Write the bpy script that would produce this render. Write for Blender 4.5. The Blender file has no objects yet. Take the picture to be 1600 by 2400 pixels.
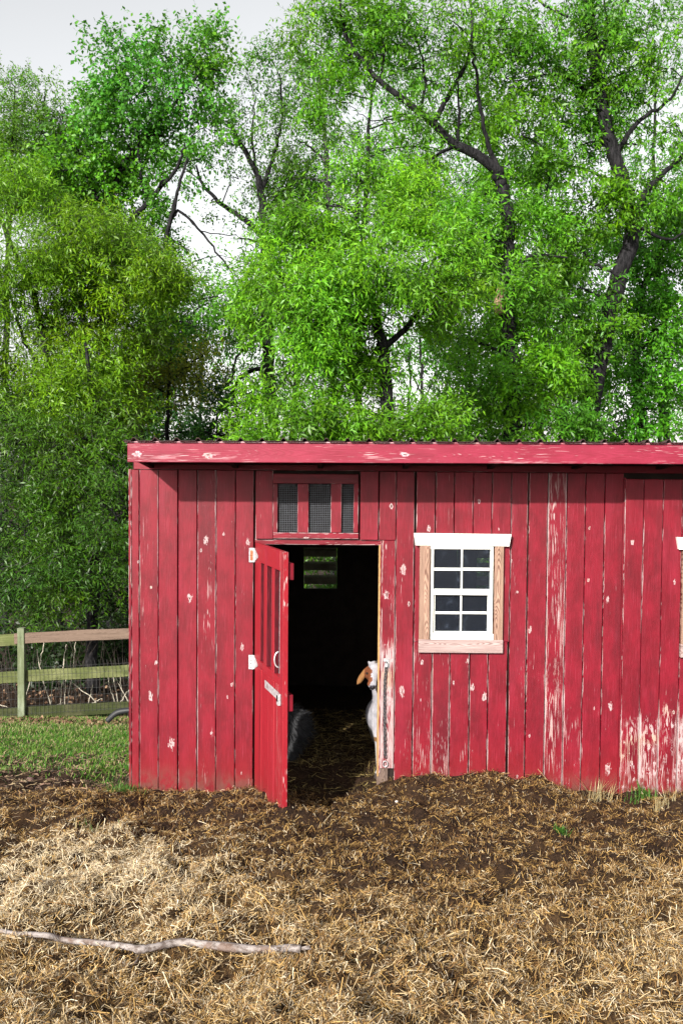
import bpy, bmesh, math, random
import numpy as np
from mathutils import Vector, Matrix
random.seed(7); RNG = np.random.default_rng(7)
S = bpy.context.scene
COL = S.collection

# ------------------------------------------------------------------ camera
FPX = 2333.0
CAM = np.array((0.0, -7.3, 2.40))
PITCH, ROLL = math.radians(2.455), math.radians(0.45)
cam_d = bpy.data.cameras.new('camera'); cam = bpy.data.objects.new('camera', cam_d); COL.objects.link(cam)
cam_d.sensor_width = 36; cam_d.sensor_fit = 'AUTO'; cam_d.lens = 35.0
cam_d.clip_start = 0.05; cam_d.clip_end = 2000
RM = Matrix.Rotation(math.pi/2 - PITCH, 3, 'X') @ Matrix.Rotation(ROLL, 3, 'Z')
cam.matrix_world = Matrix.Translation(Vector(CAM)) @ RM.to_4x4()
S.camera = cam
RMN = np.array(RM)

# ------------------------------------------------------------------ sky, sun, exposure
SUN_TO = Vector((-0.46, -1.0, 0.50)).normalized()
elev = math.asin(SUN_TO.z); az = math.atan2(SUN_TO.x, SUN_TO.y)
W_ = bpy.data.worlds.new('World'); S.world = W_; W_.use_nodes = True
wn = W_.node_tree.nodes; wl = W_.node_tree.links
sky = wn.new('ShaderNodeTexSky'); sky.sky_type = 'NISHITA'; sky.sun_disc = False
sky.sun_elevation = elev; sky.sun_rotation = az
sky.air_density = 1.0; sky.dust_density = 1.5; sky.ozone_density = 1.0
hs = wn.new('ShaderNodeHueSaturation'); hs.inputs['Saturation'].default_value = 0.18
wl.new(sky.outputs[0], hs.inputs['Color'])
wm = wn.new('ShaderNodeMix'); wm.data_type = 'RGBA'; wm.blend_type = 'MULTIPLY'; wm.inputs[0].default_value = 1.0; wm.inputs[7].default_value = (1.0, .98, .945, 1)
wl.new(hs.outputs[0], wm.inputs[6]); wl.new(wm.outputs[2], wn['Background'].inputs[0]); wn['Background'].inputs[1].default_value = 0.135
sun_d = bpy.data.lights.new('sun', 'SUN'); sun = bpy.data.objects.new('sun', sun_d); COL.objects.link(sun)
sun_d.energy = 4.6; sun_d.angle = math.radians(1.2); sun_d.color = (1.0, 0.95, 0.86)
sun.rotation_euler = SUN_TO.to_track_quat('Z', 'Y').to_euler(); sun.location = (-6, -10, 9)
S.view_settings.view_transform = 'Standard'; S.view_settings.look = 'None'
S.view_settings.exposure = 0.85; S.view_settings.gamma = 1.0; S.view_settings.use_curve_mapping = False
S.cycles.max_bounces = 8; S.cycles.transparent_max_bounces = 12

# ------------------------------------------------------------------ helpers
def ray(px, py):
    d = RMN @ np.array(((px-800)/FPX, (1200-py)/FPX, -1.0))
    return d
def at(px, py, Y=0.0):
    """where the line of sight through a photo pixel meets the plane at depth Y"""
    d = ray(px, py); t = (Y-CAM[1])/d[1]
    return CAM + t*d
def wx(px, py=1480, Y=0.0): return float(at(px, py, Y)[0])
def wz(py, px=800, Y=0.0): return float(at(px, py, Y)[2])

def setp(o, label=None, cat=None, group=None, kind=None):
    if label: o['label'] = label
    if cat: o['category'] = cat
    if group: o['group'] = group
    if kind: o['kind'] = kind
    return o
def empty(name, loc=(0,0,0), **k):
    o = bpy.data.objects.new(name, None); COL.objects.link(o); o.location = loc; o.empty_display_size = .1
    return setp(o, **k)
def link(name, me, mat=None, parent=None, loc=None, **k):
    o = bpy.data.objects.new(name, me); COL.objects.link(o)
    if mat is not None and not me.materials: me.materials.append(mat)
    if parent: o.parent = parent
    if loc is not None: o.location = loc
    return setp(o, **k)
def mesh_np(name, V, F, col=None, smooth=False, uv_attr=None):
    V = np.asarray(V, np.float32).reshape(-1, 3); F = np.asarray(F, np.int32)
    me = bpy.data.meshes.new(name)
    me.vertices.add(len(V)); me.vertices.foreach_set('co', V.ravel())
    n, k = F.shape
    me.loops.add(n*k); me.loops.foreach_set('vertex_index', F.ravel())
    me.polygons.add(n); me.polygons.foreach_set('loop_start', np.arange(0, n*k, k, dtype=np.int32))
    if smooth: me.polygons.foreach_set('use_smooth', np.ones(n, bool))
    me.update(calc_edges=True); me.validate()
    if col is not None:
        c = np.ones((len(V), 4), np.float32); c[:, :3] = col
        a = me.color_attributes.new('tint', 'FLOAT_COLOR', 'POINT'); a.data.foreach_set('color', c.ravel())
    return me
class MB:
    """collects boxes and tubes into one mesh"""
    def __init__(s): s.bm = bmesh.new()
    def box(s, x0, x1, y0, y1, z0, z1, ch=0.0):
        if x0 > x1: x0, x1 = x1, x0
        if y0 > y1: y0, y1 = y1, y0
        if z0 > z1: z0, z1 = z1, z0
        r = bmesh.ops.create_cube(s.bm, size=1, matrix=Matrix.Translation(((x0+x1)/2, (y0+y1)/2, (z0+z1)/2)) @ Matrix.Diagonal((x1-x0, y1-y0, z1-z0, 1)))
        if ch > 0:
            es = list({e for v in r['verts'] for e in v.link_edges})
            bmesh.ops.bevel(s.bm, geom=es, offset=ch, segments=1, affect='EDGES', profile=.5)
        return s
    def prism(s, pts, y0, y1):
        """polygon in x,z extruded in y"""
        a = [s.bm.verts.new((x, y0, z)) for x, z in pts]; b = [s.bm.verts.new((x, y1, z)) for x, z in pts]
        n = len(pts)
        s.bm.faces.new(a); s.bm.faces.new(b[::-1])
        for i in range(n): s.bm.faces.new((a[i], b[i], b[(i+1) % n], a[(i+1) % n]))
        return s
    def tube(s, pts, rad, n=6, cap=True):
        V, F = tube_np(pts, rad, n)
        vs = [s.bm.verts.new(v) for v in V]
        for f in F: s.bm.faces.new([vs[i] for i in f])
        if cap:
            s.bm.faces.new(vs[:n][::-1]); s.bm.faces.new(vs[-n:])
        return s
    def build(s, name, mat, parent=None, loc=None, smooth=False, **k):
        bmesh.ops.recalc_face_normals(s.bm, faces=s.bm.faces)
        me = bpy.data.meshes.new(name)
        if loc is not None: bmesh.ops.translate(s.bm, verts=s.bm.verts, vec=-Vector(loc))
        s.bm.to_mesh(me); s.bm.free()
        if smooth: me.polygons.foreach_set('use_smooth', [True]*len(me.polygons))
        return link(name, me, mat, parent, loc, **k)
def tube_np(pts, rad, n=6):
    P = np.asarray(pts, float); m = len(P)
    R = np.full(m, rad) if np.isscalar(rad) else np.asarray(rad, float)
    T = np.gradient(P, axis=0); T /= np.linalg.norm(T, axis=1, keepdims=True)+1e-9
    up = np.where(np.abs(T[:, 2:3]) > .92, np.array([[1., 0, 0]]), np.array([[0, 0, 1.]]))
    A = np.cross(T, up); A /= np.linalg.norm(A, axis=1, keepdims=True)+1e-9
    for i in range(1, m):                      # keep the frame from twisting
        a = A[i-1]-T[i]*np.dot(A[i-1], T[i]); l = np.linalg.norm(a)
        if l > 1e-6: A[i] = a/l
    B = np.cross(T, A)
    th = np.arange(n)*2*np.pi/n
    V = P[:, None]+R[:, None, None]*(np.cos(th)[None, :, None]*A[:, None]+np.sin(th)[None, :, None]*B[:, None])
    F = []
    for i in range(m-1):
        for j in range(n):
            F.append((i*n+j, i*n+(j+1) % n, (i+1)*n+(j+1) % n, (i+1)*n+j))
    return V.reshape(-1, 3), np.array(F, np.int32)
def catmull(P, k=6):
    P = np.asarray(P, float)
    Q = np.vstack([2*P[0]-P[1], P, 2*P[-1]-P[-2]]); out = []
    for i in range(1, len(Q)-2):
        for t in np.linspace(0, 1, k, endpoint=False):
            a, b, c, d = Q[i-1], Q[i], Q[i+1], Q[i+2]
            out.append(.5*((2*b)+(-a+c)*t+(2*a-5*b+4*c-d)*t*t+(-a+3*b-3*c+d)*t**3))
    out.append(P[-1]); return np.array(out)
_perm = np.random.default_rng(3).random((256, 256))
def vnoise(x, y):
    x = np.asarray(x, float); y = np.asarray(y, float)
    xi = np.floor(x).astype(int); yi = np.floor(y).astype(int); fx = x-xi; fy = y-yi
    fx = fx*fx*(3-2*fx); fy = fy*fy*(3-2*fy)
    g = lambda a, b: _perm[a % 256, b % 256]
    return (g(xi, yi)*(1-fx)+g(xi+1, yi)*fx)*(1-fy)+(g(xi, yi+1)*(1-fx)+g(xi+1, yi+1)*fx)*fy
def fbm(x, y, o=4):
    v = 0; a = .5; s = 0
    for i in range(o):
        v = v+a*vnoise(x*2**i+i*17.3, y*2**i+i*9.1); s += a; a *= .5
    return v/s
def sstep(a, b, x):
    t = np.clip((np.asarray(x, float)-a)/(b-a), 0, 1); return t*t*(3-2*t)

# ------------------------------------------------------------------ node helpers / materials
class NT:
    def __init__(s, name):
        s.m = bpy.data.materials.new(name); s.m.use_nodes = True
        s.n = s.m.node_tree.nodes; s.l = s.m.node_tree.links
        s.bsdf = s.n['Principled BSDF']; s.out = s.n['Material Output']
    def add(s, t, **kw):
        n = s.n.new(t)
        for k, v in kw.items(): setattr(n, k, v)
        return n
    def inp(s, sock, v):
        if isinstance(v, bpy.types.NodeSocket): s.l.new(v, sock)
        elif v is not None: sock.default_value = v
    def math(s, op, a, b=None, c=None, clamp=False):
        n = s.add('ShaderNodeMath', operation=op, use_clamp=clamp)
        s.inp(n.inputs[0], a); s.inp(n.inputs[1], b)
        if c is not None: s.inp(n.inputs[2], c)
        return n.outputs[0]
    def mix(s, f, a, b, mode='MIX'):
        n = s.add('ShaderNodeMix', data_type='RGBA', blend_type=mode)
        s.inp(n.inputs[0], f)
        s.inp(n.inputs[6], a if not isinstance(a, tuple) else (*a, 1)[:4]); s.inp(n.inputs[7], b if not isinstance(b, tuple) else (*b, 1)[:4])
        return n.outputs[2]
    def noise(s, vec, scale=1, detail=3, rough=.55, dist=0):
        n = s.add('ShaderNodeTexNoise'); s.inp(n.inputs['Vector'], vec); n.inputs['Scale'].default_value = scale
        n.inputs['Detail'].default_value = detail; n.inputs['Roughness'].default_value = rough; n.inputs['Distortion'].default_value = dist
        return n.outputs[0]
    def map(s, vec, scale=(1,1,1), loc=None):
        n = s.add('ShaderNodeVectorMath', operation='MULTIPLY'); s.inp(n.inputs[0], vec); n.inputs[1].default_value = scale
        o = n.outputs[0]
        if loc is not None:
            a = s.add('ShaderNodeVectorMath', operation='ADD'); s.inp(a.inputs[0], o); s.inp(a.inputs[1], loc); o = a.outputs[0]
        return o
    def step(s, v, a, b):
        n = s.add('ShaderNodeMapRange', interpolation_type='SMOOTHSTEP'); s.inp(n.inputs[0], v); s.inp(n.inputs[1], a); s.inp(n.inputs[2], b)
        return n.outputs[0]
    def attr(s, name, typ='OBJECT'):
        n = s.add('ShaderNodeAttribute', attribute_type=typ); n.attribute_name = name; return n
    def sep(s, vec):
        n = s.add('ShaderNodeSeparateXYZ'); s.inp(n.inputs[0], vec); return n.outputs
    def comb(s, x, y, z):
        n = s.add('ShaderNodeCombineXYZ'); s.inp(n.inputs[0], x); s.inp(n.inputs[1], y); s.inp(n.inputs[2], z); return n.outputs[0]
    def bump(s, h, strength=.3, dist=.01):
        n = s.add('ShaderNodeBump'); n.inputs['Strength'].default_value = strength; n.inputs['Distance'].default_value = dist
        s.inp(n.inputs['Height'], h); s.l.new(n.outputs[0], s.bsdf.inputs['Normal'])
    def base(s, c, rough=.6, spec=.5, metal=0):
        s.inp(s.bsdf.inputs['Base Color'], c if not isinstance(c, tuple) else (*c, 1)[:4])
        s.inp(s.bsdf.inputs['Roughness'], rough); s.bsdf.inputs['Specular IOR Level'].default_value = spec; s.bsdf.inputs['Metallic'].default_value = metal
        return s.m
def simple(name, c, rough=.6, spec=.4, metal=0, var=.25, scale=8):
    t = NT(name); P = t.add('ShaderNodeNewGeometry').outputs['Position']
    f = t.noise(P, scale, 4)
    dark = tuple(x*(1-var) for x in c); light = tuple(min(1, x*(1+var)) for x in c)
    return t.base(t.mix(t.step(f, .3, .7), dark, light), rough, spec, metal)

def board_mat(name, axis='Z', red=(.178, .0040, .0150), red2=(.108, .0020, .0080), white=(.42, .335, .345)):
    """old red paint on sawn boards: object properties wear, foot, footz and three knots drive where the paint has gone"""
    t = NT(name)
    P = t.add('ShaderNodeNewGeometry').outputs['Position']
    R = t.add('ShaderNodeObjectInfo').outputs['Random']
    x, y, z = t.sep(P)
    if axis == 'X': u, w = z, x       # w runs along the grain
    elif axis == 'D': u, w = t.math('SUBTRACT', x, y), z
    else: u, w = x, z
    off = t.math('MULTIPLY', R, 37.0)
    uo = t.math('ADD', u, off); wo = t.math('ADD', w, t.math('MULTIPLY', R, 91.0))
    fine = t.noise(t.comb(t.math('MULTIPLY', uo, 170.), 0, t.math('MULTIPLY', wo, 5.)), 1, 3, .6)
    patch = t.noise(t.comb(t.math('MULTIPLY', uo, 16.), 1.3, t.math('MULTIPLY', wo, 1.6)), 1, 4, .6)
    blot = t.noise(t.comb(t.math('MULTIPLY', uo, 9.), 4.3, t.math('MULTIPLY', wo, 5.)), 1, 5, .65)
    # cathedral grain: parabolic arcs along the board
    oc = t.sep(t.add('ShaderNodeTexCoord').outputs['Object'])
    ul = oc[2] if axis == 'X' else oc[0]
    wob = t.noise(t.comb(t.math('MULTIPLY', uo, 6.), 7.7, t.math('MULTIPLY', wo, 1.3)), 1, 2, .5)
    uc = t.math('SUBTRACT', ul, t.math('MULTIPLY', t.math('SUBTRACT', R, .5), .04))
    par = t.math('ADD', t.math('MULTIPLY', t.math('POWER', uc, 2.0), 260.), t.math('ADD', t.math('MULTIPLY', wo, .9), t.math('MULTIPLY', wob, 1.6)))
    arcs = t.math('SINE', t.math('MULTIPLY', par, 52.0))
    arcs = t.math('ADD', t.math('MULTIPLY', arcs, .5), .5)
    wear = t.attr('wear').outputs['Fac']
    foot = t.attr('foot').outputs['Fac']; footz = t.attr('footz').outputs['Fac']
    fz = t.math('MULTIPLY', t.step(t.math('ADD', z, t.math('MULTIPLY', t.math('SUBTRACT', blot, .5), .35)), t.math('ADD', footz, .18), footz), foot)
    score = t.math('ADD', t.math('ADD', t.math('MULTIPLY', fine, .52), t.math('MULTIPLY', patch, .38)), t.math('MULTIPLY', arcs, .10))
    edge = t.step(t.math('ABSOLUTE', ul), t.math('SUBTRACT', t.attr('halfw').outputs['Fac'], .007), t.math('SUBTRACT', t.attr('halfw').outputs['Fac'], .002))
    thr = t.math('SUBTRACT', t.math('SUBTRACT', .715, t.math('MULTIPLY', wear, .235)), t.math('MULTIPLY', fz, .22))
    thr = t.math('SUBTRACT', thr, t.math('MULTIPLY', edge, .13))
    gone = t.step(score, thr, t.math('ADD', thr, .05))
    # bigger flakes near the foot
    fl0 = t.math('SUBTRACT', .66, t.math('MULTIPLY', fz, .20))
    flake = t.step(t.math('ADD', t.math('MULTIPLY', t.noise(t.comb(t.math('MULTIPLY', uo, 34.), 2., t.math('MULTIPLY', wo, 11.)), 1, 5, .7), .75), t.math('MULTIPLY', fine, .25)), fl0, t.math('ADD', fl0, .03))
    gone = t.math('MAXIMUM', gone, flake)
    kn = t.noise(t.map(P, (95, 95, 26) if axis != 'X' else (26, 95, 95)), 1, 4, .7)
    hole = None
    for k in ('knot_a', 'knot_b', 'knot_c'):
        kx, ky, kr = t.sep(t.attr(k).outputs['Vector'])
        du = t.math('DIVIDE', t.math('SUBTRACT', x, kx), kr); dz = t.math('DIVIDE', t.math('SUBTRACT', z, ky), kr)
        if axis == 'X': du = t.math('MULTIPLY', du, .45)
        else: dz = t.math('MULTIPLY', dz, .5)
        d = t.math('SQRT', t.math('ADD', t.math('MULTIPLY', du, du), t.math('MULTIPLY', dz, dz)))
        d = t.math('ADD', d, t.math('MULTIPLY', t.math('SUBTRACT', kn, .47), 3.6))
        ring = t.math('MULTIPLY', t.step(d, 1.0, .85), t.math('SUBTRACT', 1.0, t.math('MULTIPLY', t.step(t.math('ADD', d, t.math('MULTIPLY', R, .35)), .62, .50), .55)))
        gone = t.math('MAXIMUM', gone, ring)
        h = t.step(d, .25, .12)
        hole = h if hole is None else t.math('MAXIMUM', hole, h)
    rb = t.attr('bright').outputs['Fac']
    c = t.mix(t.step(blot, .3, .7), red, red2)
    c = t.mix(t.math('MULTIPLY', t.step(arcs, .5, .9), .25), c, (.13, .003, .010))
    c = t.mix(t.math('MULTIPLY', t.step(t.math('ADD', z, t.math('MULTIPLY', blot, .3)), .62, .25), .55), c, (.175, .006, .009))
    c = t.mix(t.math('MULTIPLY', t.step(fine, .52, .75), .35), c, (.33, .040, .075))
    c = t.mix(rb, c, (.30, .016, .024))
    grime = t.noise(t.comb(t.math('MULTIPLY', uo, 5.), 3.1, t.math('MULTIPLY', wo, .8)), 1, 5, .6)
    c = t.mix(t.math('MULTIPLY', t.step(grime, .52, .72), .55), c, (.055, .0035, .008))
    c = t.mix(t.math('MULTIPLY', t.step(grime, .46, .28), .30), c, (.27, .020, .045))
    tan = t.step(t.noise(t.map(P, (3, 3, 3)), 1, 2), .52, .7)
    wcol = t.mix(t.math('MULTIPLY', tan, t.math('ADD', .25, t.math('MULTIPLY', fz, .6))), white, (.42, .30, .17))
    wcol = t.mix(t.math('MULTIPLY', t.step(arcs, .55, .95), .35), wcol, (.33, .20, .17))
    c = t.mix(t.math('MULTIPLY', gone, .85), c, wcol)
    c = t.mix(hole, c, (.06, .03, .02))
    # mud splashed on the foot of every board
    mud = t.math('MULTIPLY', t.step(t.math('ADD', z, t.math('MULTIPLY', blot, .16)), .30, .06), t.attr('mud').outputs['Fac'])
    mud = t.math('MULTIPLY', mud, t.step(t.noise(t.map(P, (13, 13, 8)), 1, 5, .7), .36, .60))
    c = t.mix(mud, c, (.11, .045, .035))
    t.base(c, t.math('ADD', .5, t.math('MULTIPLY', gone, .3)), .28)
    t.bump(t.math('SUBTRACT', t.math('ADD', t.math('MULTIPLY', fine, .5), t.math('MULTIPLY', arcs, .25)), t.math('MULTIPLY', gone, .5)), .35, .003)
    return t.m
M_RED = board_mat('red_paint_boards')
M_REDX = board_mat('red_paint_rails', 'X')
M_FASCIA = board_mat('red_paint_fascia', 'X', (.235, .016, .042), (.19, .011, .030), (.55, .38, .42))
M_REVEAL_SHADE = board_mat('reveal_shade_red', 'D', (.060, .003, .007), (.045, .002, .005))  # red darkened to stand for shade inside the grille slots
M_DOOR = board_mat('red_paint_door', 'D', (.27, .010, .020), (.22, .007, .015), (.55, .44, .44))

def wood_mat(name, light, dark, axis='Z', ring=52., amt=.7, moss=None):
    t = NT(name); P = t.add('ShaderNodeNewGeometry').outputs['Position']; R = t.add('ShaderNodeObjectInfo').outputs['Random']
    x, y, z = t.sep(P)
    u, w = (z, x) if axis == 'X' else (x, z)
    oc = t.sep(t.add('ShaderNodeTexCoord').outputs['Object']); ul = oc[2] if axis == 'X' else oc[0]
    wo = t.math('ADD', w, t.math('MULTIPLY', R, 53.)); uo = t.math('ADD', u, t.math('MULTIPLY', R, 17.))
    wob = t.noise(t.comb(t.math('MULTIPLY', uo, 8.), 7.7, t.math('MULTIPLY', wo, 2.2)), 1, 2, .5)
    par = t.math('ADD', t.math('MULTIPLY', t.math('POWER', t.math('SUBTRACT', ul, t.math('MULTIPLY', t.math('SUBTRACT', R, .3), .05)), 2.0), 520.), t.math('ADD', t.math('MULTIPLY', wo, 1.5), t.math('MULTIPLY', wob, 2.2)))
    a = t.math('ADD', t.math('MULTIPLY', t.math('SINE', t.math('MULTIPLY', par, ring)), .5), .5)
    fine = t.noise(t.comb(t.math('MULTIPLY', uo, 190.), 0, t.math('MULTIPLY', wo, 4.)), 1, 3, .6)
    big = t.noise(t.map(P, (4, 4, 4)), 1, 4)
    f = t.math('MULTIPLY', t.math('ADD', t.math('MULTIPLY', t.step(a, .35, .95), .65), t.math('MULTIPLY', t.step(fine, .4, .7), .5)), amt, clamp=True)
    c = t.mix(f, light, dark)
    if moss:
        c = t.mix(t.math('MULTIPLY', t.step(big, .25, .6), .85), c, moss)
        c = t.mix(t.math('MULTIPLY', t.step(t.noise(t.map(P, (14, 14, 9)), 1, 5), .55, .75), .6), c, tuple(v*.35 for v in moss))
    st = t.noise(t.comb(t.math('MULTIPLY', uo, 30.), 5., t.math('MULTIPLY', wo, 2.)), 1, 4, .65)
    c = t.mix(t.math('MULTIPLY', t.step(st, .50, .70), .5), c, tuple(v*.4 for v in dark)); c = t.mix(t.math('MULTIPLY', t.step(st, .46, .30), .35), c, tuple(min(1, v*1.35) for v in light))
    t.base(c, .75, .25); t.bump(t.math('ADD', t.math('MULTIPLY', fine, .6), t.math('MULTIPLY', a, .4)), .4, .004)
    return t.m
M_CEDAR = wood_mat('bare_cedar_trim', (.36, .235, .175), (.09, .036, .026), amt=.95)
M_SILL = wood_mat('bare_weathered_sill', (.40, .31, .30), (.14, .07, .06), 'X', amt=.9)
M_JAMB = wood_mat('bare_yellow_pine', (.48, .30, .13), (.26, .13, .05))
M_RAIL_NEW = wood_mat('new_brown_rail', (.185, .130, .100), (.085, .052, .038), 'X', 40, .6)
M_RAIL = wood_mat('mossy_rail', (.19, .20, .09), (.10, .11, .04), 'X', 40, .6, (.080, .098, .028))
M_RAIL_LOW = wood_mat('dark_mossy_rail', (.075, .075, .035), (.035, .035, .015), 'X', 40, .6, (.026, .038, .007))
M_POST = wood_mat('mossy_post', (.22, .25, .18), (.12, .15, .085), 'Z', 40, .6, (.105, .125, .06))
M_POSTDARK = wood_mat('grey_post', (.16, .11, .09), (.06, .04, .03))
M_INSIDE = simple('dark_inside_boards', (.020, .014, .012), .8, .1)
M_SLAT = simple('weathered_louver', (.14, .13, .09), .8, .2)
M_WHITE = simple('white_vinyl', (.78, .78, .74), .35, .4, 0, .03)
M_WHITEBOARD = simple('white_painted_board', (.80, .79, .74), .5, .3, 0, .05, 20)
M_STEEL = simple('galvanised_steel', (.42, .42, .44), .45, .5, .3, .3, 60)
M_RUST = simple('rusty_steel', (.32, .12, .06), .7, .3, .1, .5, 60)
M_WIRE = simple('galvanised_wire', (.10, .105, .12), .5, .4, .2, .2, 30)
M_FWIRE = simple('old_fence_wire', (.10, .10, .10), .5, .5, .4, .2, 30)
M_CHAIN = simple('dull_steel', (.13, .13, .14), .4, .5, .6, .2, 40)
M_ROOF = simple('dark_corrugated_metal', (.055, .030, .030), .55, .4, .3, .4, 10)
M_RUBBER = simple('black_rubber', (.02, .021, .024), .55, .4)
M_DARKHOLE = simple('dark_hole', (.012, .008, .008), .9, .1)
def glass():
    t = NT('window_glass')
    tr = t.add('ShaderNodeBsdfTransparent'); tr.inputs[0].default_value = (.80, .84, .86, 1)
    gl = t.add('ShaderNodeBsdfGlossy'); gl.inputs['Roughness'].default_value = .02
    fr = t.add('ShaderNodeFresnel'); fr.inputs[0].default_value = 1.45
    P = t.add('ShaderNodeNewGeometry').outputs['Position']
    dirt = t.step(t.noise(t.map(P, (18, 18, 18)), 1, 4), .55, .85)
    mx = t.add('ShaderNodeMixShader'); t.l.new(fr.outputs[0], mx.inputs[0]); t.l.new(tr.outputs[0], mx.inputs[1]); t.l.new(gl.outputs[0], mx.inputs[2])
    df = t.add('ShaderNodeBsdfDiffuse'); df.inputs[0].default_value = (.20, .24, .34, 1)
    m2 = t.add('ShaderNodeMixShader'); t.l.new(t.math('ADD', t.math('MULTIPLY', dirt, .10), .03), m2.inputs[0]); t.l.new(mx.outputs[0], m2.inputs[1]); t.l.new(df.outputs[0], m2.inputs[2])
    t.l.new(m2.outputs[0], t.out.inputs[0]); return t.m
M_GLASS = glass()

# ------------------------------------------------------------------ ground
WALLP = np.array([(-6, 0.0), (-1.6, .0), (-1.2, .0), (-.95, -.03), (-.75, .02), (-.63, .05), (-.45, .02), (-.1, .0), (.2, .02), (.32, .07), (.55, .13), (1.05, .16), (1.3, .13), (1.42, .15), (1.6, .09), (1.8, .03), (2.3, .02), (6, .0)])
def gbase(X, Y):
    X = np.asarray(X, float); Y = np.asarray(Y, float)
    w = np.interp(X, WALLP[:, 0], WALLP[:, 1])
    Yc = np.clip(-Y, 0, 7.6)
    front = .0 + .105*Yc - .004*np.clip(Yc-4, 0, 9)**2 + w*np.exp(-Yc/.55)
    front = front + .07*np.exp(-((X+.45)**2/.25+(Y+.8)**2/.16)) - .05*np.exp(-((X+.05)**2/.10+(Y+.55)**2/.35))
    Yb = np.clip(Y, 0, 40)
    back = -(.158*np.clip(Yb, 0, 6) + .06*np.clip(Yb-6, 0, 12) + .01*np.clip(Yb-18, 0, 30))
    inside = sstep(-1.66, -1.54, X)*sstep(4.5, 4.3, X)*sstep(3.6, 3.3, Y)
    fl = w*np.exp(-Yb/.3)+.085*sstep(0, .5, Yb)
    bk = back*(1-inside)+fl*inside
    return np.where(Y < 0, front, bk)
def gbump(X, Y):
    f = sstep(8, 5, np.abs(X))*sstep(-8, -6.5, Y)*sstep(8, 6, Y)
    soft = sstep(1.2, .2, Y)
    a = (fbm(X*2.1+5, Y*2.1, 3)-.5)*.14*soft+(fbm(X*6, Y*6+3, 3)-.5)*.15*soft+(fbm(X*19, Y*19+3, 2)-.5)*.05*soft+(fbm(X*3, Y*3, 3)-.5)*.05
    near_wall = 1-.6*np.exp(-np.abs(Y)/.15)
    return a*f*near_wall
def gh(X, Y): return gbase(X, Y)+gbump(X, Y)
def straw_mask(X, Y):
    """1 where pale straw lies thick, 0 where the wet dark bedding shows"""
    d = -np.asarray(Y, float)
    n = fbm(X*1.3+2, Y*1.3+7, 4); n2 = fbm(X*4.5+2, Y*4.5+1, 3)
    d0 = np.interp(X, [-2.5, -1.6, -.8, -.3, .1, .6, 1.2, 1.8, 2.6], [1.0, 1.15, 1.35, 2.1, 2.7, 2.75, 2.45, 1.9, 1.6])
    m = sstep(-.7, 1.0, d-d0+2.0*(n-.5)+1.1*(n2-.5))
    return m
xs = np.concatenate([-np.geomspace(400, 5.2, 30), np.arange(-5, -3, .08), np.arange(-3, 3.2, .028), np.arange(3.2, 5, .08), np.geomspace(5.2, 400, 30)])
ys = np.concatenate([-np.geomspace(300, 7.9, 16), np.arange(-7.6, -5, .08), np.arange(-5, .4, .028), np.arange(.4, 7.5, .07), np.geomspace(7.6, 600, 40)])
GX, GY = np.meshgrid(xs, ys); GZ = gh(GX, GY)
nx, ny = len(xs), len(ys)
ii = (np.arange(ny-1)[:, None]*nx+np.arange(nx-1)[None]).ravel()
GF = np.stack([ii, ii+1, ii+nx+1, ii+nx], 1)
sm = straw_mask(GX, GY)
gcol = np.stack([sm, sstep(-1.2, -1.7, GX)*sstep(.9, 2.4, GY-1.6*(fbm(GX*1.6+3, GY*1.2, 3)-.5)+.7*sstep(-2.6, -1.6, GX))*sstep(6.2, 5.4, GY), np.zeros_like(sm)], -1).reshape(-1, 3)
def ground_mat():
    t = NT('ground_soil'); P = t.add('ShaderNodeNewGeometry').outputs['Position']
    m = t.attr('tint', 'GEOMETRY').outputs['Color']; r, g, b = t.sep(m)
    n1 = t.noise(t.map(P, (40, 40, 40)), 1, 5, .65); n2 = t.noise(t.map(P, (6, 6, 6)), 1, 4)
    fib = t.noise(t.map(P, (160, 60, 60)), 1, 3)
    soil = t.mix(t.step(n1, .3, .7), (.011, .006, .004), (.036, .020, .012))
    soil = t.mix(t.math('MULTIPLY', t.step(n2, .45, .7), .5), soil, (.055, .030, .014))
    st = t.mix(t.step(fib, .35, .65), (.03, .017, .008), (.12, .07, .028))
    c = t.mix(t.math('MULTIPLY', r, t.step(n1, .3, .65)), soil, st)
    c = t.mix(t.math('MULTIPLY', g, t.step(n1, .3, .6)), c, (.035, .05, .014))
    t.base(c, .9, .15); t.bump(n1, .8, .02); return t.m
link('ground', mesh_np('ground', np.stack([GX, GY, GZ], -1), GF, gcol, True), ground_mat(), kind='structure')

# ------------------------------------------------------------------ shed
shed = empty('goat_shed', (wx(302), 0, 0), label='long red plank goat shed with peeling paint and a low overhanging roof', cat='shed')
PARENT = shed
TOPZ = wz(1101, 330)
FASCIA_Y = -.57
# ---- boards of the front wall
plank_cache = {}
def plank(x0, x1, z0, z1, y=0.0, t=.022, wear=.15, foot=0., footz=.3, knots=(), mat=M_RED, parent=shed, name='plank', tilt=0., bright=0., mud=.9, axis='Z', ch=.0025):
    """one board: origin at its foot, front face at depth y; edges eased"""
    mb = MB(); cx = (x0+x1)/2
    cz = z0 if axis == 'Z' else (z0+z1)/2
    mb.box(x0-cx, x1-cx, 0, t, z0-cz, z1-cz, ch)
    o = mb.build(name, mat, None)
    o.location = (cx, y, cz)
    o.rotation_euler = (tilt, 0, random.uniform(-.0025, .0025) if axis == 'Z' else 0)
    bpy.context.view_layer.update() if False else None
    o.parent = parent
    o.matrix_parent_inverse = Matrix.Translation(-parent_world(parent))
    paint(o, wear, foot, footz, knots, bright, mud); o['halfw'] = float((x1-x0)/2 if axis == 'Z' else (z1-z0)/2)
    return o
def parent_world(p):
    return Vector(p.location)      # every parent is placed in world terms and never turned
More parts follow.
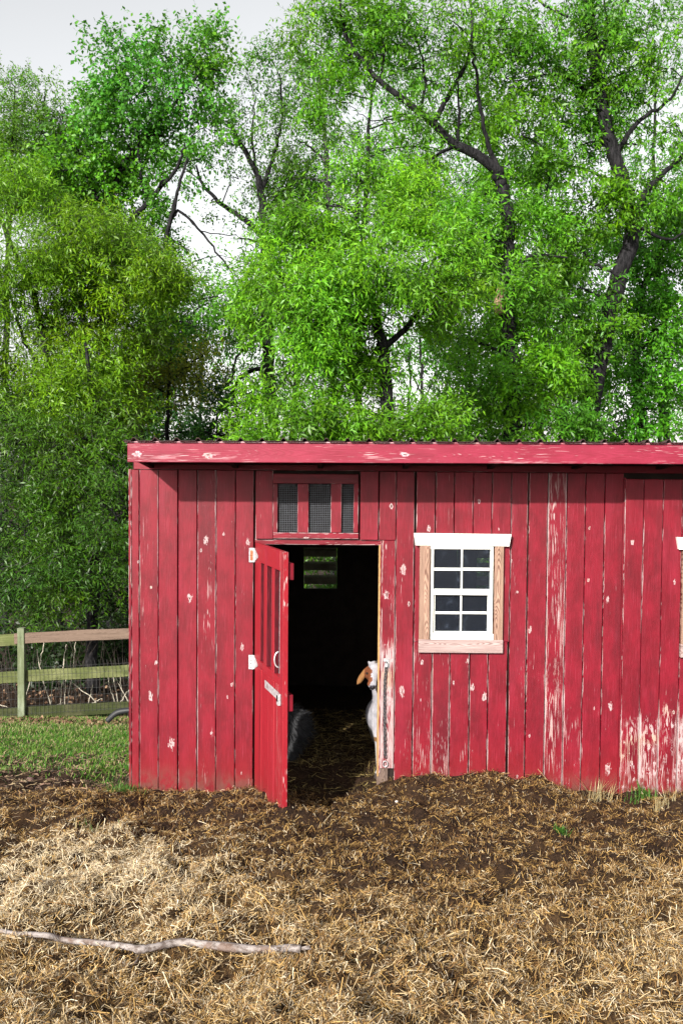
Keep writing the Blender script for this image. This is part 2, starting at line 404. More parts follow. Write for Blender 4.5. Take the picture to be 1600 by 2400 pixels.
def paint(o, wear=.15, foot=0., footz=.3, knots=(), bright=0., mud=0.):
    o['wear'] = float(wear)+.07; o['foot'] = float(foot); o['footz'] = float(footz); o['bright'] = float(bright); o['mud'] = float(mud); o['halfw'] = 9.0
    ks = list(knots)+[(99., 99., .01)]*3
    for nm, k in zip(('knot_a', 'knot_b', 'knot_c'), ks): o[nm] = [float(v) for v in k]
def K(px, py, r): p = at(px, py, 0); return (p[0], p[2], r*random.uniform(.45, .75)/319.6)
def child(o, parent):
    o.parent = parent; o.matrix_parent_inverse = Matrix.Translation(-parent_world(parent)); return o

GAP = .0035
def col(pa, pb, pyt, pyb, **k):
    jit = random.uniform(-.0015, .0015)
    xa, xb = wx(pa)+GAP*random.uniform(.7, 1.3), wx(pb)-GAP*random.uniform(.7, 1.3)
    zt = TOPZ if pyt is None else wz(pyt, (pa+pb)/2)
    zb = -.12 if pyb is None else wz(pyb, (pa+pb)/2)
    k.setdefault('y', jit+.002)
    return plank(xa, xb, zb, zt, **k)
col(308.4, 327, None, None, wear=.22, y=-.004, knots=[K(324, 1316, 5)], name='corner_board')
plank(wx(302.3), wx(308.2), -.12, TOPZ+.004, y=-.002, t=.15, wear=.35, name='corner_board')
col(327, 371.3, None, None, wear=.25, knots=[K(355, 1376, 5.5), K(352.7, 1633, 9), K(366, 1553, 7)])
col(371.3, 417, None, None, wear=.08, knots=[K(402, 1745, 10)])
col(417, 461.6, None, None, wear=.10, knots=[K(444.5, 1402, 9)])
col(461.6, 506.3, None, None, wear=.42, knots=[K(483, 1266, 10), K(495.6, 1717, 5), K(471, 1290, 5)])
col(506.3, 551, None, None, wear=.14, knots=[K(532.6, 1634, 4), K(542.8, 1605, 5), K(524, 1252, 4)])
col(551, 594.3, None, None, wear=.10, knots=[K(581, 1271, 8), K(567, 1516, 8), K(566, 1812, 3)])
# above the door
col(596.5, 639.5, None, 1263, wear=.18)
col(840.5, 884.6, None, 1265.5, wear=.12)
# right of the door
col(884.8, 925, None, 1266, wear=.12, knots=[K(905, 1306, 5), K(917, 1187, 6)])
plank(wx(893.6), wx(924.2), wz(1800), wz(1266), y=.0, wear=.55, foot=.62, footz=1.0, knots=[K(905, 1395, 9), K(915, 1645, 8)], mud=.5)
col(925, 968.6, None, None, wear=.30, knots=[K(944.5, 1335, 12), K(941, 1621, 10), K(957.7, 1415, 5)])
for a, b, w, kn in ((971.6, 1016.8, .10, [K(1004.5, 1239, 7)]), (1016.8, 1060.3, .34, []), (1060.3, 1104.5, .16, []), (1104.5, 1148.2, .08, [K(1122, 1175, 5)]), (1148.2, 1193.5, .12, [K(1168, 1240, 4)])):
    col(a, b, None, 1262, wear=w, knots=kn)
for a, b in ((968.8, 1006), (1158.5, 1193.2)): col(a, b, 1262.6, 1504.4, wear=.3, mud=0)
for a, b, w, kn in ((968.6, 1012.6, .34, [K(988, 1552, 7), K(985, 1640, 4)]), (1012.6, 1055.2, .52, []), (1055.2, 1101.2, .22, [K(1095, 1550, 6), K(1062, 1600, 5)]), (1101.2, 1144.2, .22, [K(1134, 1634, 9), K(1107, 1612, 7)]), (1144.2, 1189.3, .26, [K(1181, 1495, 5)])):
    col(a, b, 1505, None, wear=w, knots=kn, footz=.40, foot=.12)
col(1193.5, 1233.2, None, None, wear=.30, knots=[K(1199, 1315, 4), K(1212, 1388, 4), K(1211, 1820, 4)], tilt=-.010, y=-.0)
col(1233.8, 1278.4, None, None, wear=.26, knots=[K(1241, 1477, 8), K(1240, 1726, 5)])
col(1278.4, 1322.3, None, None, wear=.66, knots=[])
col(1322.3, 1366.2, None, None, wear=.22, foot=.25, footz=.6)
col(1366.2, 1410.4, None, None, wear=.14, knots=[K(1380, 1237, 4), K(1378, 1360, 5), K(1391, 1660, 4)])
col(1410.4, 1455.2, None, None, wear=.16, knots=[K(1423, 1406, 6), K(1430, 1655, 10), K(1424, 1803, 11)])
# proud panel of boards at the right end with its own window
panel = empty('plank_panel', (wx(1459), -.05, 0)); child(panel, shed)
panel['label'] = 'proud panel of red boards with bare white feet'
ZP = wz(1123, 1500)
for i, (a, b, w, f, kn) in enumerate(((1457.3, 1501.2, .22, .52, [K(1476, 1270, 6)]), (1501.2, 1546.3, .12, .68, []), (1546.3, 1591.5, .14, .50, [K(1573, 1363, 6), K(1572, 1665, 5)]))):
    plank(wx(a, 1480, -.05)+GAP*.6, wx(b, 1480, -.05)-GAP*.6, -.12, ZP, y=-.052+random.uniform(-.001, .001), wear=w, foot=f, footz=.50+.05*i, knots=kn, parent=panel)
xr = wx(1591.5, 1480, -.05)
PW = .1405
for i in range(7):
    z0, z1 = -.12, ZP
    x0 = xr+i*PW
    if 0 <= i <= 3:      # the window of the panel interrupts these
        if i == 0: plank(x0+GAP, x0+.055, wz(1511.5), wz(1270.5), y=-.052, wear=.25, parent=panel)
        if i == 3: plank(x0+PW-.05, x0+PW-GAP, wz(1511.5), wz(1270.5), y=-.052, wear=.25, parent=panel)
        plank(x0+GAP, x0+PW-GAP, wz(1270), ZP, y=-.052, wear=.2, parent=panel)
        plank(x0+GAP, x0+PW-GAP, -.12, wz(1512), y=-.052, wear=.2, foot=.8, footz=.5, parent=panel)
    else:
        plank(x0+GAP, x0+PW-GAP, -.12, ZP, y=-.052, wear=.2, foot=.6, footz=.5, parent=panel)
mb = MB(); mb.box(wx(1452), wx(1457.0), -.018, .0, -.12, TOPZ-.03)
o = child(mb.build('edge_strip', M_RED), shed); paint(o, .1)
XL, XR, YB = wx(302.3)+.004, xr+7*PW+.02, 3.25
# frieze above the boards, in the shade of the roof
o = plank(wx(314.4, 1090, .03), XR, TOPZ+.004, wz(1052, 800, .03), y=.022, t=.04, wear=.1, mat=M_REDX, axis='X', name='frieze_board', mud=0)
# added dark backing that keeps light out behind the boards, with openings for door, transom and windows
DX0, DX1 = wx(596), wx(888.5)
DZ1 = wz(1277.5, 745)
TX0, TX1, TZ0, TZ1 = wx(650, 1200), wx(828.5, 1200), wz(1249.5, 740), wz(1134, 740)
WX0, WX1, WZ0, WZ1 = wx(1008.5), wx(1155.5), wz(1498.5, 1080), wz(1279, 1080)
DWX = 615.5/323.0
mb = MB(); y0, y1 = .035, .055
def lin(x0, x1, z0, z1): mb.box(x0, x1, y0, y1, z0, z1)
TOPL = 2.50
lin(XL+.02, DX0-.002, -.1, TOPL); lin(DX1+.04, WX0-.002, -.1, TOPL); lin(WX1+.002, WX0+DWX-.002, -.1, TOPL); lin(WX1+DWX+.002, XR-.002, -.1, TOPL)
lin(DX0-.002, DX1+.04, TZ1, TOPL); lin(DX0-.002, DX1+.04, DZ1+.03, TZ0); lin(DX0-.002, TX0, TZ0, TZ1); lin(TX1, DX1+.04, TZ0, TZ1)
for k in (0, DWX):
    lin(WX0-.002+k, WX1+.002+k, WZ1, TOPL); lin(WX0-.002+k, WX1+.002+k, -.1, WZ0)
child(mb.build('light_block', M_INSIDE), shed)
# side walls, back wall with two louvred vents
for name, x0, x1 in (('side_wall', XL, XL+.03), ('side_wall', XR-.03, XR)):
    mb = MB()
    n = 23; dy = (YB-.16)/n
    for i in range(n): mb.box(x0, x1, .15+i*dy+.002, .15+(i+1)*dy-.002, -.9, 2.62-.098*(.15+(i+.5)*dy))
    o = child(mb.build(name, M_RED), shed); paint(o, .2)
    mb = MB(); mb.box(x0+(.031 if x0 < 0 else -.02), x0+(.045 if x0 < 0 else -.001), .06, YB, -.3, 2.50); o = child(mb.build('light_block', M_INSIDE), shed)  # added backing, raised to the roof to stop sun leaking in
    for v in o.data.vertices:
        if v.co.z > 2: v.co.z += .02-.098*v.co.y
LV = []
for pa, pb in ((711.8, 789.5), (1116, 1193.5)):
    LV.append((wx(pa, 1330, YB), wx(pb, 1330, YB), wz(1380, 750, YB), wz(1284, 750, YB)))
gapx = wx(1071.2, 1360, YB)
mb = MB()
cuts = [XL+.03, LV[0][0], LV[0][1], gapx-.004, gapx+.004, LV[1][0], LV[1][1], XR-.03]
for i in range(len(cuts)-1):
    a, b = cuts[i], cuts[i+1]
    if i in (1, 5):
        z0, z1 = LV[0 if i == 1 else 1][2:]
        mb.box(a, b, YB, YB+.05, -.6, z0); mb.box(a, b, YB, YB+.05, z1, 2.28)
    elif i == 3:
        mb.box(a, b, YB, YB+.05, -.6, .95); mb.box(a, b, YB, YB+.05, 1.68, 2.28)
    else: mb.box(a, b, YB, YB+.05, -.6, 2.28)
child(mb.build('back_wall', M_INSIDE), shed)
for x0, x1, z0, z1 in LV:
    lv = empty('louvre_vent', ((x0+x1)/2, YB, z0)); child(lv, shed)
    h = (z1-z0)/3
    for i in range(3):
        zc = z0+h*(i+1)-.05
        m = MB(); m.box(x0+.004, x1-.004, 0, .06, zc-.045, zc+.022)
        ob = m.build('slat', M_SLAT)
        for v in ob.data.vertices:
            if v.co.z > zc: v.co.z += .4*v.co.y
            v.co.y += YB-.005
        child(ob, lv)
# roof: corrugated sheets on a fascia
fx0 = wx(299, 1060, FASCIA_Y); fz1 = wz(1037, 299, FASCIA_Y); fz0 = wz(1083, 299, FASCIA_Y)
fzr0, fzr1 = wz(1087.8, 1600, FASCIA_Y), wz(1042.5, 1600, FASCIA_Y)
slope_r = (fzr0-fz0)/(wx(1600, 1085, FASCIA_Y)-fx0)
def fasc(z, x): return z+slope_r*(x-fx0)
XRF = XR+.12
mb = MB()
mb.prism([(fx0, fz0), (XRF, fasc(fz0, XRF)), (XRF, fasc(fz1, XRF)), (fx0, fz1)], FASCIA_Y, FASCIA_Y+.038)
bmesh.ops.bevel(mb.bm, geom=list(mb.bm.edges), offset=.003, segments=1, affect='EDGES')
o = mb.build('fascia_board', M_FASCIA, None, loc=(fx0, FASCIA_Y, (fz0+fz1)/2)); child(o, shed)
kf = lambda px, py, r: (at(px, py, FASCIA_Y)[0], at(px, py, FASCIA_Y)[2], r/346.)
paint(o, .52, knots=[kf(322, 1064, 6), kf(489, 1067, 6), kf(947, 1065, 5)])
# pale drip edge on top of the fascia
mb = MB(); mb.prism([(fx0-.017, fz1+.0005), (XRF, fasc(fz1, XRF)+.0005), (XRF, fasc(fz1, XRF)+.0085), (fx0-.017, fz1+.0085)], FASCIA_Y-.006, FASCIA_Y+.05)
o = child(mb.build('drip_edge', M_FASCIA), shed); paint(o, .95)
# corrugated roof panels
RIB = .1435; PROF = [(0, 0), (.052, 0), (.064, .019), (.078, .019), (.090, 0)]
sl = -.098
x = fx0-.022; npan = 0
while x < XRF:
    pv, x1p = [], min(x+RIB*6, XRF+.03)
    k = 0
    while True:
        for ux, uz in PROF:
            xx = x+k*RIB+ux
            if xx > x1p+1e-6: break
            pv.append((xx, uz))
        if xx > x1p+1e-6: break
        k += 1
    pv = np.array(pv); Yn = np.array([FASCIA_Y-.035, 1.0, 2.3, YB+.3])
    rows = []
    for th in (0.0, -.0035):
        for yy in Yn:
            rows.append(np.stack([pv[:, 0], np.full(len(pv), yy), fz1+.0105+pv[:, 1]+slope_r*(pv[:, 0]-fx0)+sl*(yy-FASCIA_Y)+th], 1))
    V = np.concatenate(rows); m_ = len(pv); F = []
    for r in range(len(Yn)-1):
        for i in range(m_-1):
            a = r*m_+i; F.append((a, a+1, a+m_+1, a+m_)); b = a+len(Yn)*m_; F.append((b, b+m_, b+m_+1, b+1))
    for i in range(m_-1):
        a = i; b = i+len(Yn)*m_; F.append((a, b, b+1, a+1))
    o = link('roof_panel', mesh_np('roof_panel', V, F), M_ROOF); child(o, shed)
    o.location.z += .0006*(npan % 2)
    x += RIB*6; npan += 1
# soffit and rafters under the overhang
for i in range(9):
    xx = fx0+.03+i*.62
    if xx > XRF-.06: break
    za = fasc(fz1, xx)-.012
    m = MB(); m.box(xx, xx+.038, FASCIA_Y+.04, YB-.02, 0, .10)
    ob = m.build('rafter', M_INSIDE)
    for v in ob.data.vertices: v.co.z += za-.10+sl*(v.co.y-FASCIA_Y)
    child(ob, shed)
mb = MB(); mb.box(fx0+.005, XRF-.005, FASCIA_Y+.045, .02, -.006, 0)
o = mb.build('soffit', M_INSIDE)  # near-black material puts the shade under the eave into the colour
for v in o.data.vertices: v.co.z += fz0+.055+slope_r*(v.co.x-fx0)+sl*(v.co.y-FASCIA_Y)-.004
child(o, shed); paint(o, .1)

# ---- wire mesh builder (welded wire, real wires)
def wires(mb, x0, x1, z0, z1, y, s, r, wob=0.):
    n = max(1, int(round((x1-x0)/s))); m = max(1, int(round((z1-z0)/s)))
    for i in range(n+1):
        xx = x0+(x1-x0)*i/n; mb.box(xx-r, xx+r, y-r, y+r, z0, z1)
    for j in range(m+1):
        zz = z0+(z1-z0)*j/m; mb.box(x0, x1, y-r-.001, y+r-.001, zz-r, zz+r)
# ---- transom vent over the door
tv = empty('transom_vent', (wx(740), 0, wz(1262, 740))); child(tv, shed)
def rail(pa, pb, pt, pb2, y=-.003, name='rail', mat=M_REDX, axis='X', par=tv, **k):
    pm = (pt+pb2)/2
    return plank(wx(pa, pm), wx(pb, pm), wz(pb2, (pa+pb)/2), wz(pt, (pa+pb)/2), y=y, name=name, mat=mat, axis=axis, parent=par, mud=0, **k)
rail(639.9, 839.8, 1111, 1133.6, wear=.10)
rail(639.9, 839.8, 1249, 1262.6, wear=.42, knots=[K(717, 1260, 5)])
for a, b in ((640.2, 650.5), (697.2, 723), (775, 800), (828.3, 839.5)):
    rail(a, b, 1134, 1248.6, y=.0, name='stile', mat=M_RED, axis='Z', wear=.25)
zz0, zz1 = wz(1249, 740), wz(1133.5, 740)
for a, b in ((650.5, 697.2), (723, 775), (800, 828.3)):
    m = MB(); wires(m, wx(a, 1190)+.002, wx(b, 1190)-.002, zz0, zz1, .03, .0135, .0009); child(m.build('wire_mesh', M_WIRE), tv)
plank(wx(595.5), wx(898), wz(1277.4, 745), wz(1264.8, 745), y=.028, t=.05, wear=.55, mat=M_REDX, axis='X', name='door_header', mud=0)
# ---- right jamb, its post and the stop
plank(wx(886.2), wx(889.6), wz(1820), wz(1277.6), y=.006, t=.10, mat=M_JAMB, name='door_stop', wear=.0)
plank(wx(889.8), wx(893.4), wz(1812), wz(1266.5), y=.003, t=.06, wear=.35, name='door_jamb', mud=0)
plank(wx(885.6), wx(912), -.15, wz(1797), y=.012, t=.09, mat=M_POSTDARK, name='post')
plank(wx(584), wx(594.5), wz(1862), wz(1826), y=-.02, t=.018, wear=.5, name='block')

# ---- door, hinged on the left and standing open towards the yard
A_ = math.radians(73.0); cd, sd = math.cos(A_), math.sin(A_)
HX, HY = wx(597.5), -.012
door = empty('door', (HX, HY, 0)); child(door, shed)
door['label'] = 'open plank door with a barred mesh grille'
DM = Matrix.Translation((HX, HY, 0)) @ Matrix.Rotation(-A_, 4, 'Z')
def door_uv(px, py):
    d = ray(px, py)          # meet the plane of the door's outer face
    # point = CAM + t d ; (p-H).n = 0 with n = (-sd, -cd)
    n = np.array((-sd, -cd)); t = np.dot(np.array((HX, HY))-CAM[:2], n)/np.dot(d[:2], n)
    p = CAM+t*d; return (p[0]-HX)*cd-(p[1]-HY)*sd, p[2]
def dpart(mb, name, mat=M_DOOR, parent=door, **k):
    o = mb.build(name, mat); 
    o.matrix_world = DM
    o.parent = parent; o.matrix_parent_inverse = Matrix.Translation(-parent_world(parent))
    paint(o, **k); return o
# door coordinates: u along the door from the hinge, outer face at y=0, back at y=+
DTH = .034
u_end = door_uv(664, 1600)[0]
d_top = door_uv(597.5, 1270)[1]-.004; d_bot = .0
g_top = door_uv(611, 1319)[1]; g_bot = door_uv(612, 1552)[1]; r_bot = g_bot-.052
U = [door_uv(570+x/9.8, 1400)[0] for x in (283, 395, 474, 535, 596, 655, 712, 775, 838, 920)]
u_end = U[-1]
print('door', u_end, d_top, g_top, g_bot, U)
m = MB(); m.box(0, U[1], 0, DTH, g_bot+.001, g_top-.001, .002); dpart(m, 'stile', wear=.25, bright=.5)
m = MB(); m.box(U[8]+.004, u_end, 0, DTH, -.0, d_top, .002); dpart(m, 'stile', wear=.55, bright=.3)
m = MB(); m.box(0, U[8], 0, DTH, g_top, d_top, .002); dpart(m, 'rail', wear=.2, bright=.4)
m = MB(); m.box(0, U[8], 0, DTH, r_bot, g_bot, .002); dpart(m, 'rail', wear=.25, bright=.4)
m = MB(); m.box(U[2], U[3], 0, DTH, g_bot+.001, g_top-.001, .002); dpart(m, 'bar', wear=.25, bright=.4)
m = MB(); m.box(U[5]-.006, U[6], 0, DTH, g_bot+.001, g_top-.001, .002); dpart(m, 'bar', wear=.2, bright=.4)
for a in (U[1], U[3], U[6]):  # added strips, their dark red paints shade onto the slot reveals
    m = MB(); m.box(a+.0005, a+.006, .003, DTH-.001, g_bot+.002, g_top-.002); dpart(m, 'reveal_shade', M_REVEAL_SHADE, wear=.1)
bs = [0, .30*U[8], .58*U[8], .80*U[8], U[8]]
for i in range(4):
    m = MB(); m.box(bs[i]+.006, bs[i+1]-.006, 0.002*(i % 2), DTH-.006, -.0, r_bot-.003, .003); dpart(m, 'plank', wear=(.3, .24, .38, .5)[i], bright=(.45, .25, .4, .3)[i], mud=.7)
m = MB()
for a, b in ((U[1], U[2]), (U[3], U[5]-.006), (U[6], U[8])):
    wires(m, a-.006, b+.006, g_bot-.004, g_top+.004, DTH+.003, .0135, .0012)
dpart(m, 'wire_mesh', M_STEEL)
for zc in (d_top-.13, .86):
    m = MB(); m.box(.02, u_end-.022, DTH+.006, DTH+.042, zc-.055, zc+.055, .003); dpart(m, 'batten', M_RED, wear=.1)
# hinges: plate on the wall, tapered strap on the door
for py, rust in ((1300.5, 1), (1551, 0)):
    zc = wz(py, 590)
    h = empty('hinge', (wx(590), 0, zc)); child(h, door)
    m = MB(); m.box(wx(583.2), wx(595.2), -.008, -.003, zc-.054, zc+.052, .0008); o = child(m.build('plate', M_STEEL), h)
    if rust:
        m = MB(); m.box(wx(585.6), wx(592.6), -.0095, -.0085, zc-.04, zc+.035); child(m.build('rust_patch', M_RUST), h)
    else:
        for k in range(4):
            m = MB(); m.tube([(wx(589.3), -.0075, zc-.038+k*.025), (wx(589.3), -.0092, zc-.038+k*.025)], .004, 7); child(m.build('screw', M_DARKHOLE), h)
    m = MB(); m.tube([(wx(596.2), -.012, zc-.05), (wx(596.2), -.012, zc+.05)], .006, 8); child(m.build('pin', M_STEEL), h)
    ob = MB().prism([(.004, zc-.045), (.004, zc+.045), (.105, zc+.006), (.105, zc-.012)], -.004, -.001).build('strap', M_STEEL)
    ob.matrix_world = DM; ob.parent = h; ob.matrix_parent_inverse = Matrix.Translation(-parent_world(h))
# hasp plate and pull handle
u0, zh = door_uv(622, 1603); u1, _ = door_uv(655, 1610)
hp = empty('hasp', (HX+u0*cd, HY-u0*sd, zh)); child(hp, door)
def hpart(mb, name, mat, par):
    o = mb.build(name, mat); o.matrix_world = DM; o.parent = par; o.matrix_parent_inverse = Matrix.Translation(-parent_world(par)); return o
m = MB(); m.box(u0, u1, -.006, -.002, zh-.025, zh+.030, .0015); hpart(m, 'plate', M_STEEL, hp)
m = MB(); m.tube([(u0+.09, -.0065, zh+.003), (u0+.09, -.0075, zh+.003)], .014, 10); hpart(m, 'hole', M_DOOR, hp)
m = MB(); m.box(u1+.004, u1+.05, -.022, -.002, zh-.045, zh+.03, .002); hpart(m, 'staple', M_STEEL, hp)
m = MB(); m.box(u1+.012, u1+.045, -.024, -.0225, zh-.02, zh+.02); hpart(m, 'slot', M_DARKHOLE, hp)
uh, zh2 = door_uv(655, 1547)
m = MB(); th = np.linspace(-math.pi/2, math.pi/2, 9)
m.tube([(uh-.02, -.002-.028*math.cos(a), zh2+.052*math.sin(a)) for a in th], .0045, 6)
hpart(m, 'handle', M_STEEL, door)

# ---- window(s)
def make_window():
    w = empty('window', (wx(1082, 1380), -.02, wz(1500, 1082))); child(w, shed)
    zf = lambda zx, zy: (930+zx/5.227, 1220+zy/5.227)
    def bx(name, x0, z0, x1, z1, yf, th, mat, ch=.002):
        a = at(*zf(x0, z1), yf); b = at(*zf(x1, z0), yf)
        m = MB(); c = ((a[0]+b[0])/2, yf, (a[2]+b[2])/2)
        m.box(a[0], b[0], yf, yf+th, a[2], b[2], ch)
        o = m.build(name, mat, None, loc=c); child(o, w); return o
    YT = -.034
    pts = [at(*zf(*p), YT-.004) for p in ((205, 155), (1398, 170), (1372, 315), (230, 302))]
    m = MB(); m.prism([(p[0], p[2]) for p in pts], YT-.006, -.001); child(m.build('header', M_WHITEBOARD), w)
    bx('trim', 268, 308, 407, 1459, YT, .033, M_CEDAR); bx('trim', 1181, 318, 1308, 1468, YT, .033, M_CEDAR)
    bx('sill', 262, 1466, 1297, 1618, YT-.004, .037, M_SILL)
    fr = empty('frame', (wx(1082, 1380), -.02, wz(1498, 1082))); child(fr, w)
    def fb(x0, z0, x1, z1, yf, th, name='frame', ch=.0015):
        a = at(*zf(x0, z1), yf); b = at(*zf(x1, z0), yf)
        m = MB(); m.box(a[0], b[0], yf, yf+th, a[2], b[2], ch); return child(m.build(name, M_WHITE), w)
    bpy.data.objects.remove(fr)
    YU, YL = -.026, -.004
    fb(409, 306, 1179, 348, YU, .06, 'frame_head'); fb(409, 1392, 1179, 1457, YU, .06, 'frame_foot')
    fb(409, 349, 451, 1391, YU, .06, 'frame_side'); fb(1131, 349, 1179, 1391, YU, .06, 'frame_side')
    fb(452, 843, 1130, 910, YU+.004, .03, 'meeting_rail')
    fb(778, 349, 806, 842, YU+.005, .012, 'muntin'); fb(452, 581, 777, 613, YU+.0055, .011, 'muntin'); fb(807, 581, 1130, 613, YU+.0055, .011, 'muntin')
    fb(452, 911, 467, 1391, YL, .03, 'sash_stile'); fb(1103, 911, 1130, 1391, YL, .03, 'sash_stile'); fb(468, 1363, 1102, 1391, YL, .03, 'sash_rail')
    fb(768, 911, 795, 1362, YL+.004, .012, 'muntin'); fb(468, 1118, 767, 1145, YL+.0045, .011, 'muntin'); fb(796, 1118, 1102, 1145, YL+.0045, .011, 'muntin')
    def pane(x0, z0, x1, z1, yf):
        a = at(*zf(x0, z1), yf); b = at(*zf(x1, z0), yf)
        m = MB(); m.box(a[0], b[0], yf, yf+.004, a[2], b[2]); child(m.build('pane', M_GLASS), w)
    for x0, x1 in ((452, 777), (807, 1130)):
        for z0, z1 in ((349, 580), (614, 842)): pane(x0-3, z0-3, x1+3, z1+3, YU+.018)
    for x0, x1 in ((468, 767), (796, 1102)):
        for z0, z1 in ((911, 1117), (1146, 1362)): pane(x0-3, z0-3, x1+3, z1+3, YL+.018)
    return w
win = make_window()
w2 = win.copy(); COL.objects.link(w2)
for c in list(win.children):
    d = c.copy(); COL.objects.link(d); d.parent = w2; d.matrix_parent_inverse = Matrix.Translation(-Vector(win.location))
w2.location = Vector(win.location)+Vector((DWX, -.052, -.012))

# ------------------------------------------------------------------ chain with snap hanging on the jamb
chx = np.array([(905, 1556), (903, 1580), (901, 1600), (900.5, 1650), (900.5, 1700), (901, 1740), (902, 1785)])
cp = np.array([at(a, b, -.016) for a, b in chx]); cp = catmull(cp, 8)
seg = np.concatenate([[0], np.cumsum(np.linalg.norm(np.diff(cp, axis=0), axis=1))])
chain = empty('chain', tuple(cp[0]), label='steel chain hanging beside the doorway from a staple on the peeled board', cat='chain')
m = MB(); ring = [(.0105*math.cos(a), 0, .0165*math.sin(a)) for a in np.linspace(0, 2*math.pi, 11)]
m.tube(ring, .0034, 5, cap=False); link_me = m.build('link', M_CHAIN); lme = link_me.data; bpy.data.objects.remove(link_me)
s_, i = 0.0, 0
while s_ < seg[-1]-.02:
    p = np.array([np.interp(s_, seg, cp[:, k]) for k in range(3)])
    o = link('link', lme, M_CHAIN); o.location = p; o.rotation_euler = (0, .15*math.sin(i), math.radians(38 if i % 2 else -52)); child(o, chain)
    s_ += .0215; i += 1
e = cp[-1]
m = MB(); m.tube([(e[0]+.017*math.cos(a)*(1.0), e[1]-.004, e[2]-.016+.022*math.sin(a)) for a in np.linspace(0, 2*math.pi, 13)], .0035, 6, cap=False); child(m.build('snap_ring', M_STEEL), chain)
b = at(904.5, 1547, -.004)
m = MB(); m.box(b[0]-.02, b[0]+.022, -.005, -.001, b[2]-.012, b[2]+.014, .001); m.box(b[0]-.004, b[0]+.022, -.012, -.0055, b[2]-.055, b[2]-.013, .001)
child(m.build('staple_plate', M_STEEL), shed)
m = MB(); m.box(b[0]-.012, b[0]+.012, -.03, -.013, b[2]-.05, b[2]-.02, .004); child(m.build('snap', M_STEEL), chain)

# ------------------------------------------------------------------ animals
def blob(objs, voxel, smooth=4):
    """fuse overlapping forms into one continuous skin"""
    bm = bmesh.new()
    for kind, a in objs:
        if kind == 's':
            c, r = a[0], a[1]
            rot = a[2] if len(a) > 2 else Matrix.Identity(4)
            r = (r, r, r) if np.isscalar(r) else r
            bmesh.ops.create_icosphere(bm, subdivisions=3, radius=1, matrix=Matrix.Translation(Vector([float(v) for v in c])) @ rot @ Matrix.Diagonal((*r, 1)))
        else:
            pts, rad = a
            P = catmull(pts, 5) if len(pts) > 2 else np.array(pts, float)
            Rr = np.interp(np.linspace(0, 1, len(P)), np.linspace(0, 1, len(rad)), rad)
            V, F = tube_np(P, Rr, 12)
            vs = [bm.verts.new(v) for v in V]
            for f in F: bm.faces.new([vs[k] for k in f])
            bm.faces.new(vs[:12][::-1]); bm.faces.new(vs[-12:])
            for q, rr in ((P[0], Rr[0]), (P[-1], Rr[-1])):
                bmesh.ops.create_icosphere(bm, subdivisions=2, radius=float(rr)*.98, matrix=Matrix.Translation(Vector(q)))
    bmesh.ops.recalc_face_normals(bm, faces=bm.faces)
    me = bpy.data.meshes.new('skin'); bm.to_mesh(me); bm.free()
    o = bpy.data.objects.new('skin', me); COL.objects.link(o)
    r = o.modifiers.new('r', 'REMESH'); r.mode = 'VOXEL'; r.voxel_size = voxel; r.use_smooth_shade = True
    s = o.modifiers.new('s', 'SMOOTH'); s.factor = .5; s.iterations = smooth
    dg = bpy.context.evaluated_depsgraph_get(); out = bpy.data.meshes.new_from_object(o.evaluated_get(dg))
    bpy.data.objects.remove(o); return out
def fur_mat(name):
    t = NT(name); P = t.add('ShaderNodeNewGeometry').outputs['Position']
    c = t.attr('tint', 'GEOMETRY').outputs['Color']
    n = t.noise(t.map(P, (160, 160, 45)), 1, 3)
    t.base(t.mix(t.math('MULTIPLY', t.step(n, .35, .7), .35), c, t.mix(1.0, c, (.45, .42, .45), 'MULTIPLY')), .8, .2); t.bump(n, .6, .006); return t.m
M_FUR = fur_mat('short_fur')
GYH = .10        # depth of the goat's face
g = lambda px, py, y=0.: at(px, py, GYH+y)
floor_z = float(gh(.3, .35))
fl = g(884, 1788, .10); fl[2] = floor_z
